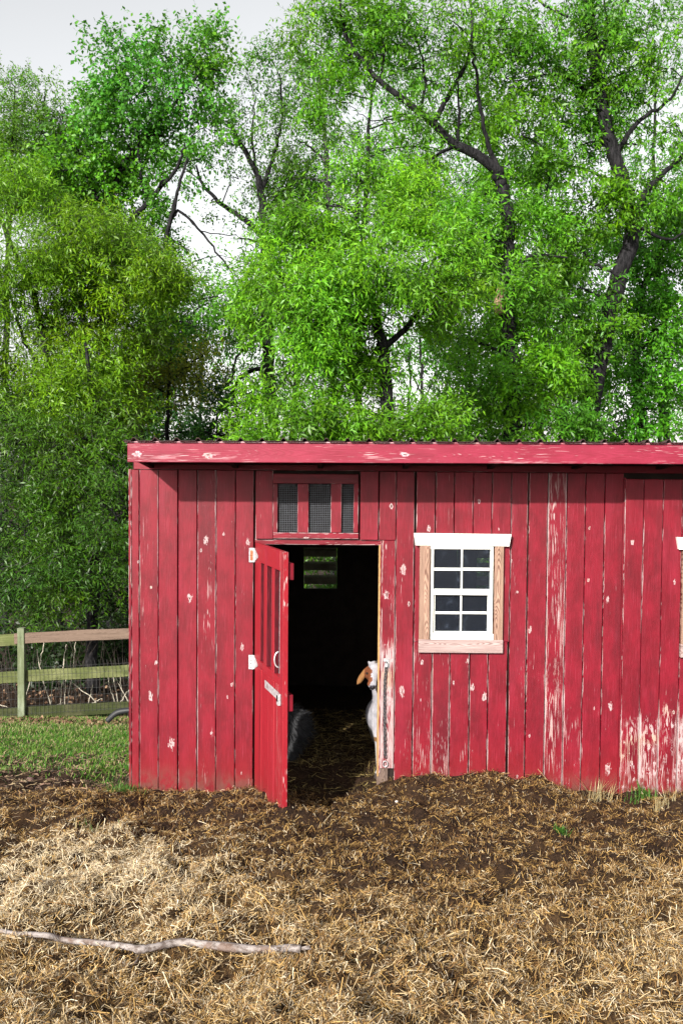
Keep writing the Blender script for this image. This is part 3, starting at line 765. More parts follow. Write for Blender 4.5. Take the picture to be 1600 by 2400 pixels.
items = [
    ('s', (g(878, 1566, .03), (.052, .060, .056))),            # forehead
    ('s', (g(866, 1580, .0), (.036, .05, .045))),              # cheek
    ('s', (g(888, 1582, .0), (.036, .05, .045))),
    ('t', ([g(878, 1568, 0), g(874, 1588, -.065), g(871, 1606, -.10)], [.05, .038, .029])),
    ('s', (g(865.5, 1603, -.105), .018)), ('s', (g(877, 1603, -.105), .018)),
    ('t', ([g(873, 1590, .0), g(872, 1612, -.075)], [.034, .021])),   # jaw
    ('t', ([g(864, 1563, .04), g(856, 1571, .035), g(848, 1586, .03), g(842, 1596, .02), g(836.5, 1604, .01)], [.011, .015, .024, .022, .006])),  # ear
    ('t', ([g(893, 1563, .04), g(901, 1571, .035), g(909, 1586, .03), g(915, 1596, .02), g(920, 1604, .01)], [.011, .015, .024, .022, .006])),
    ('t', ([g(868.5, 1557, .03), g(864, 1552, .04)], [.013, .011])), ('t', ([g(883, 1556, .04), g(887, 1546, .07)], [.013, .008])),
    ('t', ([g(884, 1585, .08), g(891, 1628, .12), g(897, 1664, .14)], [.055, .062, .090])),
    ('s', (g(897, 1664, .15), (.095, .10, .11))), ('s', (g(900, 1676, .4), (.15, .30, .15))), ('s', (g(906, 1676, .8), (.16, .25, .16))),
    ('t', ([g(885, 1685, .13), g(884, 1712, .11), g(886, 1745, .10), fl+(.012, .0, .02)], [.060, .042, .026, .020])),
    ('t', ([g(906, 1690, .13), g(908, 1720, .11), g(909, 1745, .10), fl+(.085, 0, .02)], [.058, .04, .026, .020])),
    ('t', ([g(886, 1700, .85), g(884, 1730, .95), g(888, 1755, .98), (fl[0]+.0, fl[1]+.88, floor_z+.02)], [.09, .05, .028, .02])),
    ('t', ([g(912, 1700, .85), g(910, 1730, .95), g(914, 1755, .98), (fl[0]+.15, fl[1]+.88, floor_z+.02)], [.09, .05, .028, .02])),
]
for xo, yo in ((0, 0), (.085, 0), (0, .88), (.15, .88)):
    items.append(('t', ([fl+(xo, yo-.012, .004), fl+(xo, yo-.004, .035)], [.026, .021])))
gm = blob(items, .007, 3)
gv = np.empty(len(gm.vertices)*3, np.float32); gm.vertices.foreach_get('co', gv); gv = gv.reshape(-1, 3)
def dist2(px, py, rx, ry):   # on the goat's own face plane
    c = g(px, py); return ((gv[:, 0]-c[0])/(rx/314))**2+((gv[:, 2]-c[2])/(ry/314))**2
nz = vnoise(gv[:, 0]*90, gv[:, 2]*90)-.5
gc = np.tile(np.array((.32, .315, .35)), (len(gv), 1))*(.8+.4*vnoise(gv[:, 0]*60, gv[:, 2]*22)[:, None])
headz = gv[:, 2] > g(870, 1622)[2]
br = headz & (((dist2(857, 1580, 11, 24)+nz*.7 < 1)) | (gv[:, 0] < g(861.5, 1580)[0]+nz*.008) | (dist2(864, 1570, 7, 6)+nz*.8 < 1) | (dist2(867.5, 1586, 5, 6)+nz*.8 < 1)) & (gv[:, 2] < g(866, 1559)[2]) & (dist2(868, 1608, 9, 9) > 1)
gc[br] = (.14, .045, .018)
ear = headz & (gv[:, 0] < g(853.5, 1580)[0]); gc[ear] = (.21, .10, .036)
gc[(dist2(871, 1604, 7.5, 7) + nz*.5 < 1) & (gv[:, 1] < GYH)] = (.055, .05, .065)
nos = ((dist2(867.5, 1603, 2.2, 2.6) < 1) | (dist2(875, 1603, 2.2, 2.6) < 1)) & (gv[:, 1] < GYH); gc[nos] = (.012, .01, .012)
gc[(gv[:, 2] > g(878, 1554)[2]) & (gv[:, 0] > g(879, 1554)[0])] = (.12, .10, .09)
mouth = dist2(872, 1613, 7, 1.6) < 1; gc[mouth] = (.09, .05, .05)
band = (np.abs(gv[:, 2]-g(880, 1740)[2]) < .018) & (gv[:, 1] < GYH+.3); gc[band] = (.16, .09, .04)
gc[gv[:, 2] < g(880, 1752)[2]] = (.34, .32, .30)
gc[gv[:, 2] < floor_z+.035] = (.06, .05, .045)
a = gm.color_attributes.new('tint', 'FLOAT_COLOR', 'POINT'); a.data.foreach_set('color', np.concatenate([gc, np.ones((len(gc), 1))], 1).astype(np.float32).ravel())
gm.materials.clear()
goat = empty('goat', (float(fl[0]), float(fl[1]), floor_z), label='white goat with a brown ear peeking around the door jamb', cat='goat')
child(link('body', gm, M_FUR), goat)
M_EYE = simple('goat_eye', (.015, .012, .010), .15, .6)
for px_ in (859.5, 892):
    bm = bmesh.new(); c = g(px_, 1578, -.046); bmesh.ops.create_icosphere(bm, subdivisions=2, radius=.009, matrix=Matrix.Translation(Vector(c)))
    me = bpy.data.meshes.new('eye'); bm.to_mesh(me); bm.free(); child(link('eye', me, M_EYE), goat)

# dark shaggy animal lying in the straw inside, behind the open door
DY = .75
q = lambda px, py, y=0.: at(px, py, DY+y)
fz = float(gh(-.45, .75))
def onf(p, up): p = np.array(p); p[2] = fz+up; return p
items = [('s', (onf(q(612, 1700), .22), (.42, .22, .22))), ('s', (onf(q(640, 1700), .20), (.20, .23, .20))), ('s', (onf(q(664, 1720), .13), (.14, .2, .14))),
         ('t', ([onf(q(560, 1680), .27), onf(q(535, 1640, .05), .42), onf(q(525, 1620, .05), .50)], [.15, .10, .085])),
         ('t', ([onf(q(525, 1620, .05), .52), onf(q(508, 1630, -.03), .47)], [.08, .045])),
         ('t', ([onf(q(528, 1610, .1), .56), onf(q(534, 1625, .18), .50)], [.03, .012])), ('t', ([onf(q(528, 1610, .0), .56), onf(q(534, 1625, -.08), .50)], [.03, .012])),
         ('t', ([onf(q(600, 1750, -.15), .10), onf(q(560, 1765, -.22), .05), onf(q(600, 1770, -.26), .04)], [.06, .04, .03])),
         ('t', ([onf(q(680, 1750, -.15), .10), onf(q(650, 1765, -.24), .05), onf(q(685, 1770, -.26), .04)], [.07, .045, .03])),
         ('t', ([onf(q(684, 1715), .20), onf(q(694, 1735), .10)], [.04, .02]))]
am = blob(items, .012, 3)
av = np.empty(len(am.vertices)*3, np.float32); am.vertices.foreach_get('co', av); av = av.reshape(-1, 3)
an = np.empty(len(am.vertices)*3, np.float32); am.vertices.foreach_get('normal', an); an = an.reshape(-1, 3)
ac = (.030+.03*vnoise(av[:, 0]*14, av[:, 2]*14))[:, None]*np.array((1, 1.02, 1.12))
a = am.color_attributes.new('tint', 'FLOAT_COLOR', 'POINT'); a.data.foreach_set('color', np.concatenate([ac, np.ones((len(ac), 1))], 1).astype(np.float32).ravel())
am.materials.clear()
shag = empty('shaggy_animal', (float(q(680, 1740)[0]), DY, fz), label='dark grey shaggy animal lying in the shed behind the open door', cat='animal')
child(link('body', am, M_FUR), shag)
sel = RNG.choice(len(av), 5000); hp_ = av[sel]; hn = an[sel]+RNG.normal(0, .25, (5000, 3))+np.array((.1, 0, -.9)); hn /= np.linalg.norm(hn, axis=1, keepdims=True)
sd_ = np.cross(hn, RNG.normal(size=(5000, 3))); sd_ /= np.linalg.norm(sd_, axis=1, keepdims=True)
L_ = RNG.uniform(.03, .08, (5000, 1))
hv = np.stack([hp_-sd_*.0025, hp_+sd_*.0025, hp_+hn*L_+an[sel]*.012], 1).reshape(-1, 3)
hc = np.repeat((RNG.uniform(.02, .075, (5000, 1)))*np.array((1, 1.02, 1.12)), 3, 0)
child(link('coat', mesh_np('coat', hv, np.arange(15000).reshape(-1, 3), hc), M_FUR, kind='stuff'), shag)

# ------------------------------------------------------------------ fence
FA, FB = at(52, 1688, 5.5), at(303, 1672, 5.75)
def fpt(px, py): 
    Y = 5.5+(px-52)/251*.25; return at(px, py, Y)
fence = empty('wooden_fence', tuple(fpt(52, 1690)), label='mossy post and rail fence with wire mesh behind the grass', cat='fence')
def frail(pa, pya, pb, pyb, hpx, mat, yo=0., th=.035, name='rail'):
    a0, b0 = fpt(pa, pya), fpt(pb, pyb); h = hpx/ (FPX/12.9)
    d = b0-a0; L = np.linalg.norm(d[:2]); ang = math.atan2(d[1], d[0]); sl_ = d[2]
    n_ = 16; V = []; o1, o2 = random.uniform(0, 9), random.uniform(0, 9)
    for i in range(n_+1):
        u = i/n_; wz_ = .012*(float(vnoise(u*3+o1, 2.))-.5)+.006*(float(vnoise(u*11+o1, 5.))-.5); wt = .008*(float(vnoise(u*4+o2, 7.))-.5); hh = h*(1+.05*(float(vnoise(u*6+o2, 1.))-.5))
        for y_, z_ in ((-th/2, -hh/2+.003), (-th/2, hh/2-.004), (-th/2+.004, hh/2), (th/2, hh/2), (th/2, -hh/2), (-th/2+.003, -hh/2)): V.append((L*u, y_+wt, z_+wz_))
    F = [(i*6+j, i*6+(j+1) % 6, (i+1)*6+(j+1) % 6, (i+1)*6+j) for i in range(n_) for j in range(6)]
    me = bpy.data.meshes.new(name); me.from_pydata(V, [], F+[tuple(range(5, -1, -1)), tuple(n_*6+j for j in range(6))]); me.update()
    bm_ = bmesh.new(); bm_.from_mesh(me); bmesh.ops.recalc_face_normals(bm_, faces=bm_.faces); bm_.to_mesh(me); bm_.free()
    o = link(name, me, mat); o.location = (a0[0], a0[1]+yo, a0[2]-h/2); o.rotation_euler = (0, -math.atan2(sl_, L), ang); child(o, fence); return o
frail(36, 1483.2, 420, 1467, 25, M_RAIL_NEW, -.03)
frail(-150, 1492, 52, 1485.5, 27, M_RAIL, .015)
frail(61, 1571.5, 420, 1554, 26.5, M_RAIL, .02); frail(-150, 1584, 43.6, 1573.5, 26.5, M_RAIL, .02)
frail(61, 1656, 420, 1640, 26.5, M_RAIL_LOW, .02); frail(-150, 1672, 43.6, 1659, 26.5, M_RAIL_LOW, .02)
for i, px_ in enumerate((52, -150, 470)):
    t0 = fpt(px_, 1471-(px_-52)*.045); w_ = .044
    gz = float(gh(t0[0], t0[1]))
    m = MB(); m.box(-w_, w_, -w_, w_, -.3, t0[2]-gz, .004); o = m.build('post', M_POST); o.location = (t0[0], t0[1]-.01 if i == 0 else t0[1]+.05, gz); child(o, fence)
# welded wire on the fence
m = MB(); a0, b0 = fpt(-150, 1584), fpt(420, 1554); nseg = int(np.linalg.norm(b0-a0)/.051)
for i in range(nseg+1):
    p = a0+(b0-a0)*i/nseg; zt = p[2]+.10; zb = p[2]-.58
    j = random.uniform(-.006, .006)
    yy = p[1]-.002
    m.tube([(p[0], yy, zb), (p[0]+j, yy-.002, p[2]-.2), (p[0]+j, yy-.002, p[2]-.05), (p[0]-.02-j, yy+.005, zt), ], .0016, 4, cap=False)
for k in range(7):
    dz = -.56+k*.1
    P = [(a0+(b0-a0)*s)+np.array((0, -.003, dz+random.uniform(-.006, .006))) for s in np.linspace(0, 1, 24)]
    m.tube(P, .0014, 4, cap=False)
child(m.build('wire_mesh', M_FWIRE), fence)

# ------------------------------------------------------------------ plants: leaves, twigs, trees
def leaf_mat(name, trans=.42):
    t = NT(name)
    c = t.attr('tint', 'GEOMETRY').outputs['Color']
    t.base(c, .42, .35)
    tr = t.add('ShaderNodeBsdfTranslucent'); t.l.new(t.mix(1.0, c, (1.3, 1.35, .6), 'MULTIPLY'), tr.inputs[0])
    mx = t.add('ShaderNodeMixShader'); mx.inputs[0].default_value = trans
    t.l.new(t.bsdf.outputs[0], mx.inputs[1]); t.l.new(tr.outputs[0], mx.inputs[2]); t.l.new(mx.outputs[0], t.out.inputs[0])
    return t.m
M_LEAF = leaf_mat('spring_leaf')
def bark_mat(name, c1, c2):
    t = NT(name); P = t.add('ShaderNodeNewGeometry').outputs['Position']
    n = t.noise(t.map(P, (22, 22, 5)), 1, 5, .65, .6); n2 = t.noise(t.map(P, (2, 2, 1)), 1, 3)
    t.base(t.mix(t.step(n, .35, .65), c1, t.mix(t.step(n2, .35, .65), c2, tuple(v*1.5 for v in c2))), .9, .15); t.bump(n, 1.0, .03); return t.m
M_BARK = bark_mat('dark_bark', (.005, .005, .006), (.018, .017, .019))
M_BARKG = bark_mat('grey_bark', (.022, .021, .024), (.10, .095, .10))
M_BARE = simple('bare_heartwood', (.30, .19, .13), .8, .2, 0, .4, 10)

def leaves_on(base, axis, n, L, wr, rng, droop=.35, spread=.95):
    """n leaves alternately along each twig; base, axis: (S,3) twig start and vector; returns verts (S*n*4,3)"""
    Sn = len(base); ax = axis/np.linalg.norm(axis, axis=1, keepdims=True)
    rnd = rng.normal(size=(Sn, 3)); s1 = np.cross(ax, rnd); s1 /= np.linalg.norm(s1, axis=1, keepdims=True)+1e-9
    s2 = np.cross(ax, s1)
    t = (np.arange(n)+rng.uniform(.2, .8, (Sn, n)))/n
    ph = np.arange(n)*2.4+rng.uniform(-.6, .6, (Sn, n))
    side = np.cos(ph)[..., None]*s1[:, None]+np.sin(ph)[..., None]*s2[:, None]
    p = base[:, None]+axis[:, None]*t[..., None]
    d = ax[:, None]*rng.uniform(.3, .9, (Sn, n, 1))+side*spread+rng.normal(0, .2, (Sn, n, 3)); d[..., 2] -= droop
    d /= np.linalg.norm(d, axis=-1, keepdims=True)
    ln = L*rng.uniform(.65, 1.2, (Sn, n, 1))
    nrm = rng.normal(0, .55, (Sn, n, 3)); nrm[..., 2] += .75; nrm[..., 1] -= .65; nrm[..., 0] -= .25
    wv = np.cross(d, nrm); wv /= np.linalg.norm(wv, axis=-1, keepdims=True)+1e-9
    wv = wv*ln*wr*.5*rng.uniform(.75, 1.2, ln.shape)
    mid = p+d*ln*.45; mid[..., 2] += ln[..., 0]*.05
    V = np.stack([p, mid-wv, p+d*ln, mid+wv], 2)
    return V.reshape(-1, 3)
class Tree:
    def __init__(s, name, label, Y, leafL=.10, wr=.24, colour=(.075, .19, .012), cat='tree', bark=M_BARK, base=None, jitter=.35, dens=1.0, nleaf=9, group=None, twigL=(.22, .42)):
        s.__dict__.update(locals()); s.V = []; s.F = []; s.off = 0; s.nodes = []; s.nr = []; s.sp_hue = []; s.sp_base = []; s.sp_ax = []; s.sp_sh = []
        s.rng = np.random.default_rng(abs(hash_(name+label)) % 2**31)
    def P(s, px, py, dy=0.): return at(px, py, s.Y+dy)
    def tube(s, P, r, n=6):
        V, F = tube_np(P, r, n); s.V.append(V); s.F.append(F+s.off); s.off += len(V)
    def limb(s, pts, r0, r1, wig=.02, n=8, dy=None):
        dys = dy if dy is not None else np.linspace(0, random.uniform(-.6, .6), len(pts))
        P = catmull([s.P(a, b, c) for (a, b), c in zip(pts, dys)], 6)
        P += s.rng.normal(0, wig, P.shape)*np.linspace(.3, 1, len(P))[:, None]
        R = np.linspace(r0*.8, r1*.8, len(P)); s.tube(P, R, n); s.nodes += list(P[1:]); s.nr += list(R[1:]); return P
    def trunk(s, pts, r0, r1, **k):
        a = s.P(*pts[0]); gz = float(gh(a[0], a[1]))-.2
        P = [np.array((a[0], a[1], gz))] if a[2] > gz+.3 else []
        P += [s.P(*q) for q in pts]
        P = catmull(P, 6); P += s.rng.normal(0, .015, P.shape)
        R = np.linspace(r0*.8, r1*.8, len(P)); R[:3] *= (1.35, 1.15, 1.05)
        s.tube(P, R, 12); s.nodes += list(P[4:]); s.nr += list(R[4:]); s.foot = (a[0], a[1], gz+.2); return P
    def branch(s, a, b, r0, r1, sag=.15, k=6):
        d = b-a; L = np.linalg.norm(d); mid = (a+b)/2+s.rng.normal(0, .10*L, 3); mid[2] += sag*L
        t = np.linspace(0, 1, k)[:, None]; P = (1-t)**2*a+2*t*(1-t)*mid+t*t*b
        P[1:-1] += s.rng.normal(0, .02*L, (k-2, 3)); s.tube(P, np.linspace(r0, r1, k), 4); return P
    def clump(s, px, py, rx, ry, d=1.0, dy=0.):
        c = s.P(px, py, dy+s.rng.normal(0, s.jitter)); sc = FPX/(c[1]-CAM[1])
        rx, ry = rx/sc*1.12, ry/sc*1.12; rd = min(1.0, .5*(rx+ry))
        if s.nodes:
            N = np.array(s.nodes); w = np.linalg.norm(N-c, axis=1)+.9*np.clip(N[:, 2]-c[2], 0, 9); i = int(np.argmin(w))
            if w[i] < 4.5: s.branch(N[i], c, min(.035, s.nr[i]*.6), .012)
        area = math.pi*rx*ry; k = max(5, int(area*13)); 
        u = s.rng.normal(size=(k, 3)); u /= np.linalg.norm(u, axis=1, keepdims=True); u *= s.rng.uniform(.35, 1, (k, 1))**.6
        tips = c+u*np.array((rx, rd, ry))
        for tp in tips:
            if s.rng.random() < .5: s.branch(c+(tp-c)*s.rng.uniform(0, .25), tp, .007, .0025, .08, 5)
        ns = int(area*700*d*s.dens*(.0012/(s.leafL**2*s.wr*.5))*9/s.nleaf*.75)
        w = s.rng.dirichlet(np.full(k, 1.1)); j = s.rng.choice(k, ns, p=w)
        pos = tips[j]+s.rng.normal(0, 1, (ns, 3))*np.array((.17, .17, .12))*min(1.6, max(.8, (rx+ry)))
        ax = (pos-c); ax /= np.linalg.norm(ax, axis=1, keepdims=True)+1e-9
        ax = ax*.7+s.rng.normal(0, .55, (ns, 3)); ax[:, 2] -= .25; ax /= np.linalg.norm(ax, axis=1, keepdims=True)
        s.sp_base.append(pos); s.sp_ax.append(ax*s.rng.uniform(*s.twigL, (ns, 1))); s.sp_sh.append(np.clip(s.rng.normal(1, .2, k), .5, 1.5)[j]); s.sp_hue.append((s.rng.normal(0, .5)+s.rng.normal(0, .5, k))[j])
    def build(s):
        root = empty(s.name, s.foot, label=s.label, cat=s.cat, group=s.group)
        child(link('trunk', mesh_np('trunk', np.concatenate(s.V), np.concatenate(s.F), None, True), s.bark), root)
        if s.sp_base:
            B = np.concatenate(s.sp_base); A = np.concatenate(s.sp_ax); sh = np.concatenate(s.sp_sh)
            V = leaves_on(B, A, s.nleaf, s.leafL, s.wr, s.rng)
            nl = len(V)//4
            hue = np.repeat(sh, s.nleaf)*s.rng.uniform(.7, 1.3, nl)
            yl = np.clip(s.rng.normal(.25, .3, nl), 0, 1)[:, None]
            c = np.array(s.colour)*1.3*hue[:, None]; c = c*(1-yl)+c*np.array((1.55, 1.18, .6))*yl
            hu = np.repeat(np.concatenate(s.sp_hue), s.nleaf)[:, None]; c = c*np.clip(1+hu*np.array((.12, .03, -.3)), .3, 2.2)
            # twigs as slim three-sided slivers
            e = B+A; sd = np.cross(A, s.rng.normal(size=A.shape)); sd /= np.linalg.norm(sd, axis=1, keepdims=True)+1e-9
            TV = np.stack([B-sd*.003, B+sd*.003, e+sd*.001, e-sd*.001], 1).reshape(-1, 3)
            tc = np.tile(np.array((.03, .028, .02)), (len(TV), 1))
            VV = np.concatenate([V, TV]); CC = np.concatenate([np.repeat(c, 4, 0), tc])
            child(link('crown', mesh_np('crown', VV, np.arange(len(VV)).reshape(-1, 4), CC), M_LEAF, kind='stuff'), root)
            s.count = nl
        return root
def hash_(t):
    h = 5381
    for ch in t: h = (h*33+ord(ch)) & 0xffffffff
    return h
NL = 0
def done(T):
    global NL
    r = T.build(); NL += getattr(T, 'count', 0); return r

YEL = (.082, .185, .006); MID = (.066, .200, .009); DEEP = (.054, .180, .014); SHADE_LEAF = (.012, .035, .006)
# left tall broad-leaved tree
T = Tree('broadleaf_tree', 'tall broad-leaved tree with spreading dark limbs against the pale sky', 15, .11, .62, DEEP, nleaf=6, dens=.85)
T.trunk([(258, 1660), (256, 1200), (248, 800), (246, 600), (250, 510), (262, 450), (295, 380), (335, 340), (370, 290), (420, 230), (470, 165)], .19, .025)
T.limb([(246, 620), (310, 515), (350, 470), (415, 392), (432, 340)], .10, .03); T.limb([(250, 510), (215, 440), (200, 395), (180, 350)], .07, .02); T.limb([(350, 470), (330, 420), (320, 300), (290, 180)], .05, .015)
for c in ((290,160,85,60,.75),(395,125,75,55,.8),(480,105,60,45,.9),(515,165,45,45,.9),(245,225,60,50,.8),(340,215,85,55,.8),(440,220,75,55,.8),(280,315,95,55,.9),(185,350,75,55,.9),(385,320,65,45,.6),(230,425,100,60,1),(140,400,75,60,1),(300,420,55,40,.5),(390,425,45,35,.6),(300,560,60,40,.9),(480,300,45,55,.3)): T.clump(*c)
done(T)
T = Tree('young_tree', 'tall thin tree with sparse bluish twigs by the left edge of the wood', 16.5, .08, .45, (.060, .16, .015), dens=.7)
T.trunk([(12, 1660), (10, 1200), (14, 800), (22, 500), (30, 320), (36, 215)], .14, .02); T.limb([(20, 520), (70, 400), (100, 300), (108, 215)], .06, .012); T.limb([(70, 400), (140, 320), (150, 250)], .03, .01)
for c in ((25,195,40,30,.4),(45,215,25,40,.3),(105,225,40,45,.35),(145,260,25,40,.3),(40,280,65,55,.9),(110,310,60,50,.8),(20,370,60,60,1.1),(90,380,60,50,1)): T.clump(*c)
done(T)
# left yellow-green willow oak
T = Tree('willow_oak', 'yellow-green narrow-leaved oak filling the left side above the fence', 8.5, .10, .22, YEL, dens=1.15)
T.trunk([(135, 1685, .9), (135, 1500, .9), (141, 1200, .9), (132, 1000, .9), (115, 850), (80, 700), (40, 600), (0, 510)], .13, .03)
T.limb([(132, 960), (200, 790), (280, 720), (335, 690)], .05, .015); T.limb([(125, 900), (60, 800), (10, 640)], .05, .02); T.limb([(80, 700), (110, 620), (170, 540), (200, 500)], .05, .015)
for c in ((60,480,105,50),(180,535,100,50),(285,570,75,45),(60,590,110,60),(190,630,115,60),(310,655,85,55),(60,710,110,60),(190,730,100,60),(300,760,70,55),(375,640,35,55,.7),(70,830,110,60),(200,850,90,55),(100,940,120,55),(240,950,80,50)): T.clump(*c)
done(T)
T = Tree('willow_oak', 'low-hanging narrow-leaved oak drooping over the fence beside the shed', 6.9, .09, .22, (.036, .100, .006), dens=.46)
T.trunk([(222, 1655, .9), (216, 1500, .9), (226, 1300, .9), (236, 1100, .9), (222, 950, .9), (200, 800, .9)], .135, .03, )
T.limb([(226, 1300), (160, 1200), (60, 1150)], .04, .012); T.limb([(228, 1280), (270, 1220), (290, 1190)], .03, .01); T.limb([(218, 1420), (140, 1360), (40, 1340)], .035, .01)
for c in ((60,1040,100,48),(180,1030,110,50),(265,1090,55,50,.8),(60,1140,100,50),(170,1150,95,52),(265,1200,45,45,.8),(60,1235,100,50),(180,1255,85,50),(262,1310,45,38,.8),(60,1330,100,45),(190,1365,75,38),(45,1410,90,34),(262,1395,40,24,.6),(130,1425,60,24),(215,1300,70,50,.9),(225,1180,60,50,.8),(235,1060,60,50,.8),(130,1290,70,50,.8)): T.clump(*c)
done(T)
# evergreen undergrowth behind, darkened in colour where it stands for shade
T = Tree('holly_tree', 'dark evergreen tree standing in the shade behind the low oak', 10.5, .09, .5, SHADE_LEAF, nleaf=6, dens=.9)  # added; dark leaf colour paints shade into the gaps of the low oak
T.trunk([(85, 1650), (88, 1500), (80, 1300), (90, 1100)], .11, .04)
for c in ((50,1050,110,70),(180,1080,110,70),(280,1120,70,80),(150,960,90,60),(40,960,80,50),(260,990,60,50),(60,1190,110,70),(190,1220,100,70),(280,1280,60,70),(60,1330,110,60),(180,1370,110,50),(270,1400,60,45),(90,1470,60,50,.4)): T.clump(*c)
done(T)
T = Tree('evergreen_shrub', 'dark evergreen shrub filling the shade behind the fence', 9.3, .10, .45, (.010, .028, .006), nleaf=6, dens=1.3, cat='shrub')  # added; near-black leaves stand in for the dense shade here
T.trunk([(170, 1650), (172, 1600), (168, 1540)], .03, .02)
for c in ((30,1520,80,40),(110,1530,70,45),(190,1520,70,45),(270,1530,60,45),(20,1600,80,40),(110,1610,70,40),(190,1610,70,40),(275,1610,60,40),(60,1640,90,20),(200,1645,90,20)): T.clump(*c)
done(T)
T = Tree('holly_tree', 'dark evergreen tree behind the yellow-flecked dogwood at the shed corner', 14, .09, .5, (.025, .085, .014), nleaf=6, dens=.8)
T.trunk([(300, 1640), (305, 1300), (310, 1000), (330, 850)], .12, .04)
for c in ((330,900,80,60),(430,930,80,55),(520,960,70,50,.7),(300,990,70,50),(400,1010,90,40),(260,880,70,60),(330,800,80,50,.8),(520,1020,90,30,.8)): T.clump(*c)
done(T)
T = Tree('dogwood_tree', 'small dogwood flecked with yellow just above the left end of the roof', 10.8, .06, .6, (.16, .20, .018), nleaf=5, dens=.42)
T.trunk([(392, 1050), (394, 960), (398, 860), (402, 790)], .06, .02); T.limb([(396, 930), (340, 880), (290, 850)], .03, .01); T.limb([(398, 900), (450, 850), (480, 830)], .03, .01)
for c in ((300,865,60,35),(370,845,65,35),(440,835,55,35),(400,900,80,40),(470,890,50,35)): T.clump(*c)
done(T)
T = Tree('leaning_tree', 'slender dark tree leaning right through the gap of sky left of centre', 13, .08, .5, DEEP, nleaf=6, dens=.6)
T.trunk([(328, 1050), (335, 900), (345, 800), (355, 740), (375, 640), (392, 560), (415, 450), (440, 372)], .12, .03)
T.limb([(375, 640), (400, 520), (430, 500), (500, 580), (548, 642)], .05, .02); T.limb([(392, 560), (410, 470), (425, 440)], .03, .01); T.limb([(345, 800), (300, 760), (280, 720)], .04, .015); T.limb([(430, 500), (480, 545), (560, 555), (600, 590)], .02, .006); T.limb([(440, 620), (500, 600), (580, 610)], .015, .005)
for c in ((420,710,85,55),(470,640,40,35,.35),(375,785,65,45,.8),(460,765,75,45,.8),(510,695,60,45,.9),(430,580,25,25,.2),(350,640,45,50,.9),(400,640,35,40,.7)): T.clump(*c)
done(T)
T = Tree('forked_tree', 'dark forked tree reaching up the middle between two crowns', 15, .085, .5, (.05, .15, .016), nleaf=6, dens=.6)
T.trunk([(640, 1050), (632, 900), (625, 760), (622, 640), (620, 540), (612, 450), (600, 400), (560, 330), (535, 285)], .22, .04)
T.limb([(620, 560), (575, 515), (520, 480), (475, 430), (460, 390)], .09, .025); T.limb([(612, 450), (640, 370), (660, 280), (655, 180)], .07, .02); T.limb([(635, 860), (570, 880), (520, 960), (480, 1040)], .07, .03); T.limb([(628, 780), (560, 830), (545, 900), (560, 1000)], .04, .02); T.limb([(600, 400), (590, 300), (600, 230)], .04, .01)
T.limb([(625, 700), (680, 760), (700, 840)], .06, .03); T.limb([(520, 480), (540, 420), (530, 370)], .02, .008); T.limb([(475, 430), (440, 400), (400, 395)], .02, .006)
for c in ((560,420,50,40,.25),(495,470,45,30,.25),(590,260,45,50,.45),(645,300,45,65,.6),(650,165,55,55,.8),(690,250,40,60,.4),(585,190,35,35,.35),(550,330,45,35,.3),(560,720,55,45,.8),(590,640,45,40,.6),(540,790,60,40,.6),(580,860,50,40,.4),(560,560,30,30,.2)): T.clump(*c)
done(T)
T = Tree('pale_trunk_tree', 'tree with a thin pale trunk rising behind the big sunlit oak', 16.5, .08, .5, (.075, .19, .02), nleaf=6, dens=.55, bark=M_BARKG)
T.trunk([(785, 1050), (780, 800), (772, 600), (768, 430), (762, 330), (752, 225), (744, 150)], .13, .03); T.limb([(765, 380), (720, 340), (690, 330)], .04, .015)
for c in ((715,340,65,45,.9),(680,420,65,50,1),(740,200,35,50,.4),(640,470,45,45,.9),(700,140,40,40,.4)): T.clump(*c)
done(T)
# the big sunlit oak behind the roof
T = Tree('willow_oak', 'big sunlit narrow-leaved oak with bright green sprays over the middle of the roof', 6.6, .10, .24, (.086, .232, .010), dens=1.2)
T.trunk([(912, 1100), (908, 960), (900, 850), (882, 750), (850, 650), (830, 560), (840, 470)], .15, .03)
T.limb([(895, 820), (960, 760), (1010, 700), (1040, 640)], .06, .02); T.limb([(885, 760), (800, 740), (720, 720), (650, 720)], .06, .02); T.limb([(850, 650), (920, 580), (970, 500)], .05, .02); T.limb([(900, 860), (820, 850), (720, 830)], .05, .015); T.limb([(860, 680), (780, 600), (720, 560)], .04, .015)
for c in ((850,425,75,42,.8),(760,480,90,55),(700,560,75,55),(860,520,100,55),(965,480,85,50,.8),(655,645,80,55),(770,640,100,60),(890,630,100,60),(1000,590,85,55,.8),(615,725,70,45),(730,740,100,60),(850,750,100,60),(970,720,85,50,.8),(1060,690,65,50,.8),(700,835,85,45),(790,855,85,45,.9),(870,850,55,40,.6),(635,925,50,40,.8),(720,950,90,45),(830,965,85,42,.9),(930,985,75,32,.9),(680,1010,95,28),(800,1020,95,22),(1040,975,70,35,.9),(605,1005,40,20),(900,1025,80,18),(1010,1030,70,16)): T.clump(*c)
done(T)
